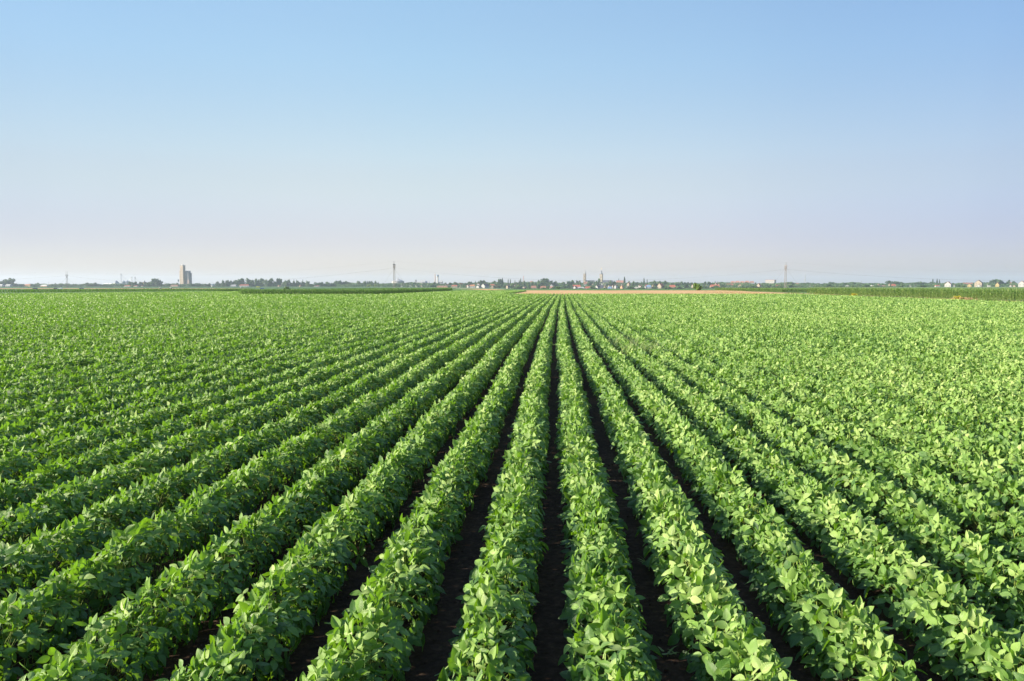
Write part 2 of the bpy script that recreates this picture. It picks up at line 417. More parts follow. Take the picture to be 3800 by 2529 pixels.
def row_leaves(i):
    """leaf meshes of row number i -> list of (verts, faces, attr), petioles list"""
    l0 = (i + 0.5) * SPC - 0.039
    smax = row_smax(l0)
    outs, pets = [], []
    for (d0, d1, lod, dens, scl) in BANDS:
        # range of s inside this band and inside the widened picture
        ss = np.arange(1.0, smax, 0.25)
        X = (l0 + wiggle(ss)) * SV[0] + ss * SU[0]; Y = l0 * SV[1] + ss * SU[1]
        ok = (Y >= d0) & (Y < d1) & (np.abs(X) < 0.645 * Y * 1.06 + 1.6)
        ss = ss[ok]
        if not len(ss): continue
        n = rng.poisson(dens * 0.25 * len(ss))
        if n == 0: continue
        s = ss[rng.integers(0, len(ss), n)] + rng.random(n) * 0.25
        hn = 1 + 0.052 * curve_noise(n, s, 0.22, 1000 + i) + 0.05 * curve_noise(n, s, 2.1, 3000 + i)
        hn *= 1 - 0.30 * np.clip(curve_noise(n, s, 0.9, 12000 + i) - 1.55, 0, 1)
        hn = np.clip(hn, 0.6, 1.28)
        wl = 0.015 * curve_noise(n, s, 0.3, 5000 + i); 
        side = rng.random(n)
        t = (rng.random(n) * 2 - 1) * R(122)
        top = rng.random(n) < 0.30
        t[top] = rng.normal(size=top.sum()) * R(32)
        rad = 1 - np.abs(rng.normal(size=n)) * 0.12
        inner = rng.random(n) < 0.26
        rad[inner] = rng.random(inner.sum()) * 0.8
        nx, nz = np.sin(t), np.cos(t)
        px = 0.203 * np.sign(nx) * np.abs(nx) ** 0.8 * rad
        pz = 0.186 + 0.182 * nz * rad
        pz *= 1 + 0.13 * np.exp(-(px / 0.075) ** 2) * (nz > 0)
        pz *= hn; px *= (0.85 + 0.15 * hn) ; px += wl
        spray = rng.random(n) < 0.03
        pz[spray] += 0.03 + 0.04 * rng.random(spray.sum())
        pz = np.maximum(pz, 0.045)
        # local frame: a = across, b = along the row, c = up
        Nn = np.stack([nx, np.zeros(n), nz], 1)
        up = np.array([0, 0, 1.0]); topness = np.clip(nz, 0, 1)[:, None]
        jit = rng.normal(size=(n, 3))
        sunl = np.array([-0.75, -0.50, 0.1])
        nrm = norm(Nn * 0.45 + up * 0.75 + jit * (0.24 + 0.62 * topness ** 2) + sunl * (0.50 * topness ** 2 + 0.60 * np.clip(-nx, 0, 1)[:, None]))
        rf = np.clip((nx - 0.15) * 1.6, 0, 1)[:, None]      # the flank turned away from the evening sun keeps its leaves laid outwards
        nrm = norm(nrm * (1 - rf) + rf * (Nn * 1.0 + up * 0.42 + jit * 0.20))
        out = np.stack([nx * 0.9 + rng.normal(size=n) * 0.45, rng.normal(size=n) * 0.75, -0.25 + 0.55 * topness[:, 0] * rng.random(n)], 1)
        out = norm(out - nrm * (out * nrm).sum(1, keepdims=True))
        # many of the top leaves stand upright in the evening sun
        er = rng.random(n) < 0.66 * topness[:, 0] ** 1.2 * np.clip(1.25 - 1.9 * np.clip(nx, 0, 1), 0, 1)
        eo = norm(np.stack([rng.normal(size=n) * 0.45, rng.normal(size=n) * 0.45, np.ones(n)], 1))
        en = np.stack([rng.normal(size=n) - 0.45, rng.normal(size=n) - 0.35, rng.normal(size=n) * 0.2], 1)
        en = norm(en - eo * (en * eo).sum(1, keepdims=True))
        out = np.where(er[:, None], eo, out); nrm = np.where(er[:, None], en, nrm)
        pz = pz - np.where(er, 0.018, 0.0)
        P = np.stack([px, s, pz], 1)
        sizes = (0.079 + 0.016 * rng.normal(size=n)) * scl
        sizes = np.clip(sizes, 0.045 * scl, 0.115 * scl) * (1.06 - 0.22 * topness[:, 0])
        hfr = np.clip((pz - 0.06) / 0.30, 0, 1)      # lighter young leaves on top, plus crest light and lower shade painted in
        tone0 = 0.0 + 0.11 * rng.normal(size=n) + 0.30 * hfr + 0.50 * hfr ** 2 * rng.random(n) ** 0.6 + 0.10 * np.clip(-nx, 0, 1) * hfr + 0.05 * curve_noise(n, s, 6.0, 7000 + i // 9) + 0.03 * curve_noise(n, s, 1.6, 9000 + i)  # flank towards the sun painted lighter, as if lit
        bit = np.cross(nrm, out)
        if lod == 0 or lod == 1:
            keep = rng.random(n) < (0.6 if lod == 0 else 0.2)
            pets.append((P[keep], l0, lod))
        for k, (ang, off) in enumerate(((0, 0.32), (R(78), 0.04), (R(-78), 0.04))):
            aa = ang + rng.normal(size=n) * 0.16
            d = out * np.cos(aa)[:, None] + bit * np.sin(aa)[:, None]
            n2 = norm(nrm + rng.normal(size=(n, 3)) * 0.24)
            d = norm(d - n2 * (d * n2).sum(1, keepdims=True))
            x = np.cross(d, n2)
            sz = sizes * (1.06 if k == 0 else 0.94) * (1 + 0.07 * rng.normal(size=n))
            base = P + out * (off * sizes)[:, None]
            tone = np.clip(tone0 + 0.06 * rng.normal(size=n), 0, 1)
            tp = TPL[lod]; which = rng.integers(0, len(tp), n)
            for q, (V, F, UV) in enumerate(tp):
                m = which == q; c = int(m.sum())
                if not c: continue
                M = np.stack([x[m], d[m], n2[m]], 2) * sz[m][:, None, None]     # (c,3,3) columns
                W = np.einsum('cij,vj->cvi', M, V) + base[m][:, None, :]
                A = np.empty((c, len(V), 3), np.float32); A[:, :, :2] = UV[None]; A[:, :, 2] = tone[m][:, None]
                FF = (F[None] + (np.arange(c) * len(V))[:, None, None]).reshape(-1, 4)
                outs.append((W.reshape(-1, 3), FF, A.reshape(-1, 3), l0))
    return outs, pets

def to_world(W, l0):
    s = W[:, 1]; q = round((l0 + 0.039) / SPC - 0.5)
    l = W[:, 0] + l0 + wiggle(s) + (0.016 * np.sin(s / 2.3 + q * 1.9) + 0.012 * np.sin(s / 0.9 + q * 4.7))
    return np.stack([l * SV[0] + s * SU[0], l * SV[1] + s * SU[1], np.maximum(W[:, 2], 0.016)], 1)

def merge(parts):
    vs, fs, at_ = [], [], []; n = 0
    for W, F, A, l0 in parts:
        vs.append(to_world(W, l0).astype(np.float32)); fs.append(F + n); at_.append(A); n += len(W)
    return np.concatenate(vs), [np.concatenate(fs)], np.concatenate(at_)

def petioles(pets, i):
    """thin three sided stalks from the stem line of the row out to each leaf, and the main stems"""
    Vs, Fs = [], []; n0 = 0
    def prism(a, b, r):
        nonlocal n0
        d = norm(b - a); ref = np.tile(np.array([[0.3, 0.9, 0.1]]), (len(a), 1)); p = norm(np.cross(d, ref)); q = np.cross(d, p)
        ring = []
        for c in (a, b):
            for k in range(3):
                t = 2 * math.pi * k / 3; ring.append(c + (p * math.cos(t) + q * math.sin(t)) * r)
        V = np.stack(ring, 1).reshape(-1, 3)
        F = np.array([(0, 1, 4, 3), (1, 2, 5, 4), (2, 0, 3, 5)])
        Fs.append((F[None] + (np.arange(len(a)) * 6)[:, None, None]).reshape(-1, 4) + n0); Vs.append(V); n0 += len(V)
    for P, l0, lod in pets:
        if not len(P): continue
        a = P.copy(); a[:, 0] = P[:, 0] * 0.12; a[:, 1] += rng.normal(size=len(P)) * 0.05
        a[:, 2] = P[:, 2] * 0.45
        prism(a, P, 0.0016 if lod == 0 else 0.003)
        s = np.arange(P[:, 1].min(), P[:, 1].max(), 0.06); s = s + rng.normal(size=len(s)) * 0.015
        foot = np.stack([rng.normal(size=len(s)) * 0.015, s, np.zeros(len(s))], 1)
        tip = foot + np.stack([rng.normal(size=len(s)) * 0.03, rng.normal(size=len(s)) * 0.03, 0.30 + 0.04 * rng.normal(size=len(s))], 1)
        prism(foot, tip, 0.0035)
    if not Vs: return None
    return to_world(np.concatenate(Vs), pets[0][1]), [np.concatenate(Fs)]

ORD = ['', 'first', 'second', 'third', 'fourth', 'fifth', 'sixth', 'seventh', 'eighth', 'ninth', 'tenth', 'eleventh', 'twelfth', 'thirteenth',
       'fourteenth', 'fifteenth', 'sixteenth', 'seventeenth', 'eighteenth', 'nineteenth', 'twentieth', 'twenty-first', 'twenty-second',
       'twenty-third', 'twenty-fourth', 'twenty-fifth', 'twenty-sixth', 'twenty-seventh', 'twenty-eighth', 'twenty-ninth', 'thirtieth'] + [str(n) + 'th' for n in range(31, 60)]
LEFT_ROWS, RIGHT_ROWS = 24, 14
left_stuff, right_stuff = [], []
for i in range(-205, 78):
    parts, pets = row_leaves(i)
    if not parts: continue
    if -LEFT_ROWS <= i < RIGHT_ROWS:
        l0 = parts[0][3]
        root = empty('soybean_row', (*ls(l0, 0), 0))
        if i == -1: lab = 'leafy soybean row directly left of the straight dark furrow that leads to the horizon'
        elif i == 0: lab = 'leafy soybean row directly right of the straight dark furrow that leads to the horizon'
        elif i < 0: lab = ORD[-i] + ' shaded-flank soybean row left of the straight furrow leading to the horizon'
        else: lab = ORD[i + 1] + ' sunlit soybean row right of the straight furrow leading to the horizon'
        tag(root, lab, 'crop row', 'soybean rows of the field')
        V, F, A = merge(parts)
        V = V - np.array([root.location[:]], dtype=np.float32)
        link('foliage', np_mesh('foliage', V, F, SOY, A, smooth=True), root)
        pt = petioles(pets, i)
        if pt:
            link('stems', np_mesh('stems', pt[0] - np.array([root.location[:]]), pt[1], STEM), root)
    elif i < 0: left_stuff += parts
    else: right_stuff += parts
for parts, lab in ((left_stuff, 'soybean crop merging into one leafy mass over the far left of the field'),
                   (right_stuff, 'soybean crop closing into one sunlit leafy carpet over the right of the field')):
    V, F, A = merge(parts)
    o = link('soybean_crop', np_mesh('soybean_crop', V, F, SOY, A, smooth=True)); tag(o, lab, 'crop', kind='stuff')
del left_stuff, right_stuff

# clods and crumbs of soil in the near furrows
nc = 9000
ll = rng.integers(-14, 12, nc) * SPC - 0.039 + rng.normal(size=nc) * 0.07
sv_ = 2.5 + rng.random(nc) ** 1.4 * 22
r_ = 0.004 + 0.010 * rng.random(nc) ** 3
oct_ = np.array([(1, 0, 0), (-1, 0, 0), (0, 1, 0), (0, -1, 0), (0, 0, .8), (0, 0, -.6)])
V = oct_[None] * (1 + 0.35 * rng.normal(size=(nc, 6, 1))) * r_[:, None, None]
V[:, :, 0] += ll[:, None]; V[:, :, 1] += sv_[:, None]; V[:, :, 2] += r_[:, None] * 0.5 + 0.012
OF = np.array([(0, 2, 4), (2, 1, 4), (1, 3, 4), (3, 0, 4), (2, 0, 5), (1, 2, 5), (3, 1, 5), (0, 3, 5)])
F = (OF[None] + (np.arange(nc) * 6)[:, None, None]).reshape(-1, 3)
W = to_world(V.reshape(-1, 3), 0.0)
o = link('soil_clods', np_mesh('soil_clods', W, [F], SOIL)); tag(o, 'small dark clods and crumbs of earth lying in the furrows', 'soil', kind='stuff')

# ------------------------------------------------------------------ blade plants: grass weeds, corn
def blades(P, n_b, length, width, lift, droop, seg=4, z0=0.0, spread=0.0, zr=0.0):
    """arched ribbons around the points P; returns verts, faces, attr"""
    m = len(P) * n_b
    base = np.repeat(P, n_b, 0).astype(float)
    az = rng.random(m) * 2 * math.pi
    base[:, 2] += z0 + zr * rng.random(m)
    base[:, 0] += spread * rng.normal(size=m); base[:, 1] += spread * rng.normal(size=m)
    L = length * (0.65 + 0.5 * rng.random(m)); el = lift * (0.75 + 0.5 * rng.random(m))
    dirh = np.stack([np.cos(az), np.sin(az), np.zeros(m)], 1); side = np.stack([-np.sin(az), np.cos(az), np.zeros(m)], 1)
    tone = np.clip(rng.normal(size=m) * 0.2 + 0.5, 0, 1)
    Vs, As = [], []
    pos = base.copy()
    for j in range(seg + 1):
        t = j / seg
        wd = width * (1 - t ** 1.6) * 0.5 * (0.5 + 2.0 * min(t, 0.25)) + 1e-4
        for sgn in (-1, 1):
            Vs.append(pos + side * (wd * sgn)); As.append(np.stack([np.full(m, sgn * 1.0), np.full(m, t), tone], 1))
        a = el - droop * t * (0.6 + 0.4)
        pos = pos + dirh * (np.cos(a) * L / seg)[:, None]; pos[:, 2] += np.sin(a) * L / seg
    V = np.stack(Vs, 1); A = np.stack(As, 1); k = 2 * (seg + 1)
    V[:, :, 2] = np.maximum(V[:, :, 2], 0.02)
    F = np.array([(2 * j, 2 * j + 1, 2 * j + 3, 2 * j + 2) for j in range(seg)])
    F = (F[None] + (np.arange(m) * k)[:, None, None]).reshape(-1, 4)
    return V.reshape(-1, 3), F, A.reshape(-1, 3)

def stalks(P, h, r):
    m = len(P); tri = np.array([(1, 0), (-.5, .87), (-.5, -.87)])
    hh = h * (0.85 + 0.3 * rng.random(m))
    V = np.zeros((m, 6, 3)); V[:, :, :] = P[:, None, :]
    for k in range(3):
        V[:, k, :2] += tri[k] * r; V[:, k + 3, :2] += tri[k] * r * 0.5; V[:, k + 3, 2] += hh
    F = np.array([(0, 1, 4, 3), (1, 2, 5, 4), (2, 0, 3, 5)])
    F = (F[None] + (np.arange(m) * 6)[:, None, None]).reshape(-1, 4)
    A = np.zeros((m * 6, 3)); A[:, 2] = 0.7
    return V.reshape(-1, 3), F, A

def join(lst):
    vs, fs, as_ = [], [], []; n = 0
    for V, F, A in lst: vs.append(V); fs.append(F + n); as_.append(A); n += len(V)
    return np.concatenate(vs), [np.concatenate(fs)], np.concatenate(as_)

def weed(l, s, label, n_b, length, width, lift=1.2, droop=1.3, spread=0.02, mat=GRASS, name='grass_weed', cat='weed', z=0.0):
    x, y = ls(l, s)
    root = empty(name, (x, y, 0.012)); tag(root, label, cat)
    P = np.zeros((1, 3)); P[0, 2] = z
    V, F, A = join([blades(P, n_b, length, width, lift, droop, 5, spread=spread)])
    link('leaves', np_mesh('leaves', V, F, mat, A), root)
    V, F, A = join([stalks(np.array([[0, 0, z * 0.0]]), length * 0.35 + z, 0.004)])
    link('stalk', np_mesh('stalk', V, F, STEM, A), root)

# (pixel-read positions on the ground between the rows)
weed(0.72, 6.05, 'small broad-bladed weed sprouting alone in the furrow of bare earth', 6, 0.16, 0.022)
weed(0.665, 4.62, 'spindly yellowish seedling standing in the bare furrow near the lower picture edge', 5, 0.09, 0.02, 1.0, 1.2)
weed(1.52, 5.1, 'low tuft of fine grass in the furrow between sunlit soybean rows', 60, 0.05, 0.004, 1.0, 1.2, 0.09)
weed(-0.80, 9.6, 'thin upright grass blade weed between the shaded soybean rows', 9, 0.42, 0.014, 1.35, 1.0)
weed(2.5, 23.5, 'large pale tuft of tall wild grass growing up through a sunlit soybean row', 150, 0.85, 0.022, 1.25, 1.6, 0.30, mat=PALEGRASS, z=0.1)
weed(2.2, 27.0, 'second pale tuft of wild grass just behind the large one in the soybeans', 80, 0.75, 0.020, 1.2, 1.4, 0.25, mat=PALEGRASS, z=0.1)
weed(-8.0, 11.6, 'bright green broad-bladed grass clump leaning among soybeans at the extreme left', 40, 0.60, 0.022, 1.3, 1.3, 0.10)
weed(-5.6, 27, 'lone tall wild grass clump rising above the shaded left soybean rows', 40, 0.6, 0.018, 1.3, 1.2, 0.12)

def corn(name, label, l0, l1, s0, s1, h, edge_sides, inner_step=0.9, taper=None):
    """block of corn standing in rows along the field; dense on the sides that face the camera"""
    pts, hp = [], []
    l = l0; rowi = 0
    while l < l1:
        near_side = min([abs(l - e) for e in edge_sides['l']] or [99])
        s = s0
        while s < s1:
            near = near_side < 3.2 or (s - edge_sides['s']) < 3.2
            pts.append((l + random.gauss(0, .05), s + random.gauss(0, .06), h * (0.90 + 0.16 * random.random())))
            s += 0.23 if near else inner_step
        l += 0.72
    Q = np.array(pts)
    if taper is not None: Q = Q[taper(Q)]
    X = Q[:, 0] * SV[0] + Q[:, 1] * SU[0]; Y = Q[:, 0] * SV[1] + Q[:, 1] * SU[1]
    keep = np.abs(X) < 0.70 * Y + 6
    Q, X, Y = Q[keep], X[keep], Y[keep]
    P = np.stack([X, Y, np.zeros(len(X))], 1)
    dense = np.minimum.reduce([np.abs(Q[:, 0] - e) for e in edge_sides['l']] + [Q[:, 1] - edge_sides['s']]) < 3.4
    lst = [stalks(P[dense], h * 0.9, 0.015), blades(P[dense], 9, 0.62 * h / 1.8 + 0.1, 0.085, 1.05, 1.9, 4, z0=0.10 * h, zr=0.62 * h),
           blades(P[dense], 2, 0.5, 0.07, 1.35, 0.9, 3, z0=0.66 * h)]
    if (~dense).sum():
        lst.append(blades(P[~dense], 5, 0.62, 0.12, 1.1, 1.6, 3, z0=0.40 * h, zr=0.32 * h))
    V, F, A = join(lst)
    o = link(name, np_mesh(name, V, F, CORN, A)); tag(o, label, 'crop', kind='stuff')

corn('corn_crop', 'strip of knee-to-head high green corn standing behind the middle left of the field', -69.5, -39.5, 171, 305, 1.68, {'l': [-39.5], 's': 171})
corn('corn_crop', 'long dark-sided band of corn along the far left edge of the field', -190, -108, 120, 282, 1.38, {'l': [-108], 's': 118}, 1.0,
     taper=lambda Q: (Q[:, 0] < -126.5 + (Q[:, 1] - 177) / 4.48) & (Q[:, 0] > -126.5 + (Q[:, 1] - 177) / 4.48 - 45))
corn('corn_crop', 'tall sunlit green corn stand beyond the dry verge at the right', 63.3, 100, 60, 206, 2.02, {'l': [63.3], 's': 60})
corn('corn_crop', 'lower green corn block behind the tan stubble field', 79, 110, 285, 405, 1.40, {'l': [79], 's': 285})

# dry grass of the verge, and the yellow flowering and reddish weeds on it
P = []
for k in range(6000):
    s = 60 + random.random() * 230; l = 51.6 + (random.random() ** 1.3) * 10.5
    P.append((*ls(l, s), 0.02))
V, F, A = join([blades(np.array(P), 5, 0.30, 0.03, 1.2, 0.9, 2, spread=0.15)])
o = link('dry_grass', np_mesh('dry_grass', V, F, DRY, A)); tag(o, 'dry tan grass along the verge beside the tall corn', 'grass', kind='stuff')
P = [(*ls(-14.5 + random.random() * 76, 180.8 + random.random() * 1.2), 0.02) for k in range(1500)]
V, F, A = join([blades(np.array(P), 5, 0.42, 0.05, 1.2, 0.9, 2, spread=0.15)])
o = link('stubble_edge', np_mesh('stubble_edge', V, F, DRY, A)); tag(o, 'ragged dry straw along the near edge of the stubble field', 'straw', kind='stuff')
for l, s, mat, lab, r in ((58.5, 120, YELLOW, 'yellow flowering weed before the tall corn, the one close to the reddish dry patch', .45),
                          (60, 165, YELLOW, 'small yellow flowering weed at the corn edge farthest along the verge', .4),
                          (58, 97, YELLOW, 'wide yellow-green flowering weed on the verge nearest the right picture edge', .6),
                          (56, 113, DRY, 'reddish brown dry weed heap on the verge before the corn', 1.3),
                          (53.5, 102, GRASS, 'dark green leafy weed at the soybean edge before the dry verge', .9),
                          (61, 208, GRASS, 'light green shrubby weed at the corner of the tall corn', 1.6)):
    x, y = ls(l, s); root = empty('verge_weed', (x, y, 0.02)); tag(root, lab, 'weed')
    P = np.stack([rng.normal(size=60) * r * .6, rng.normal(size=60) * r * .6, rng.random(60) * 0.5], 1)
    V, F, A = join([blades(P, 6, 0.4, 0.08, 1.0, 0.9, 2)])
    link('leaves', np_mesh('leaves', V, F, mat, A), root)
    V, F, A = join([stalks(np.zeros((1, 3)), 0.6, 0.02)])
    link('stalk', np_mesh('stalk', V, F, STEM, A), root)

# ------------------------------------------------------------------ trees
def crown_mesh(kind, seed):
    r = np.random.default_rng(seed)
    if kind in ('broad', 'pale', 'yellow', 'bush'):
        nl = 14; n = 620
        c = np.stack([r.normal(size=nl) * 0.20, r.normal(size=nl) * 0.20, (0.22 if kind != 'bush' else 0.12) + r.random(nl) * 0.58], 1)
        rad = 0.17 + 0.10 * r.random(nl)
        c[:, :2] *= (1.25 - np.abs(c[:, 2:3] - 0.5))
        k = r.integers(0, nl, n); d = norm(r.normal(size=(n, 3)))
        P = c[k] + d * (rad[k] * (0.6 + 0.45 * r.random(n)))[:, None]
        sz = 0.06 + 0.04 * r.random(n)
    else:
        n = 300; z = r.random(n) ** 1.2
        rr = (0.5 * (1 - z) ** 0.75 + 0.03) if kind == 'conifer' and seed % 2 == 0 else 0.46 * np.sin(np.pi * np.clip(z * 0.85 + 0.12, 0, 1)) ** 0.6
        th = r.random(n) * 2 * math.pi; rr = rr * (0.6 + 0.4 * r.random(n))
        P = np.stack([rr * np.cos(th), rr * np.sin(th), 0.06 + 0.94 * z], 1); d = norm(np.stack([np.cos(th), np.sin(th), r.random(n)], 1))
        sz = 0.07 + 0.04 * r.random(n)
    P[:, 2] = np.clip(P[:, 2], 0.05, 1.0)
    nr = norm(d + 0.6 * r.normal(size=(n, 3))); t1 = norm(np.cross(nr, r.normal(size=(n, 3)))); t2 = np.cross(nr, t1)
    V = np.stack([P + t1 * sz[:, None], P + t2 * sz[:, None] * 0.8, P - t1 * sz[:, None] * 0.9, P - t2 * sz[:, None]], 1).reshape(-1, 3)
    # normalise width to 1, height to 1
    V[:, 0] /= (V[:, 0].max() - V[:, 0].min()); V[:, 1] /= (V[:, 1].max() - V[:, 1].min()); V[:, 2] /= V[:, 2].max()
    F = np.arange(4 * n).reshape(-1, 4)
    A = np.zeros((4 * n, 3)); A[:, 2] = np.repeat(np.clip(0.5 + 0.25 * r.normal(size=n), 0, 1), 4)
    return np_mesh('crown', V, [F], TREE[kind], A)

def trunk_mesh():
    mb = MB().tube((0, 0, -0.02), (0.01, 0, 0.3), 0.035, 0.026, 7).tube((0.01, 0, 0.3), (0.0, 0.02, 0.62), 0.026, 0.012, 6)
    mb.tube((0.01, 0, 0.28), (0.16, 0.05, 0.55), 0.016, 0.006, 5).tube((0.01, 0, 0.33), (-0.15, -0.06, 0.6), 0.015, 0.006, 5)
    me = bpy.data.meshes.new('trunk'); me.from_pydata(mb.v, [], mb.f); me.update(); me.materials.append(BARK); return me

CROWNS = {k: [crown_mesh(k, 40 + 7 * j + sum(map(ord, k)) * 2 + (j % 2)) for j in range(4)] for k in TREE}
TRUNK = trunk_mesh()

LANDMARKS = [(-50, 'the left edge of the town'), (253, 'the thin distant pylon'), (430, 'the round grain bins'), (690, 'the concrete grain elevator'),
             (1465, 'the middle pylon'), (1625, 'the water tower'), (1942, 'the red and white mast'), (2169, 'the pointed grey church spire'),
             (2232, 'the onion-domed church tower'), (2590, 'the lone round bush'), (2912, 'the pylon by the white apartment block'), (3470, 'the three slim poplars')]
def place_words(items):
    """items: (px, description). Words that single each out: its number counted outward from the closest landmark"""
    res = [None] * len(items); groups = {}
    for n, (px, desc) in enumerate(items):
        lp, ln = min(LANDMARKS, key=lambda m: abs(m[0] - px))
        groups.setdefault((desc, ln, px >= lp), []).append((abs(px - lp), n))
    for (desc, ln, right), g in groups.items():
        g.sort()
        for k, (_, n) in enumerate(g):
            res[n] = f"{ORD[k + 1] + ' ' if len(g) > 1 else ''}{desc} {'right' if right else 'left'} of {ln}"
    return res

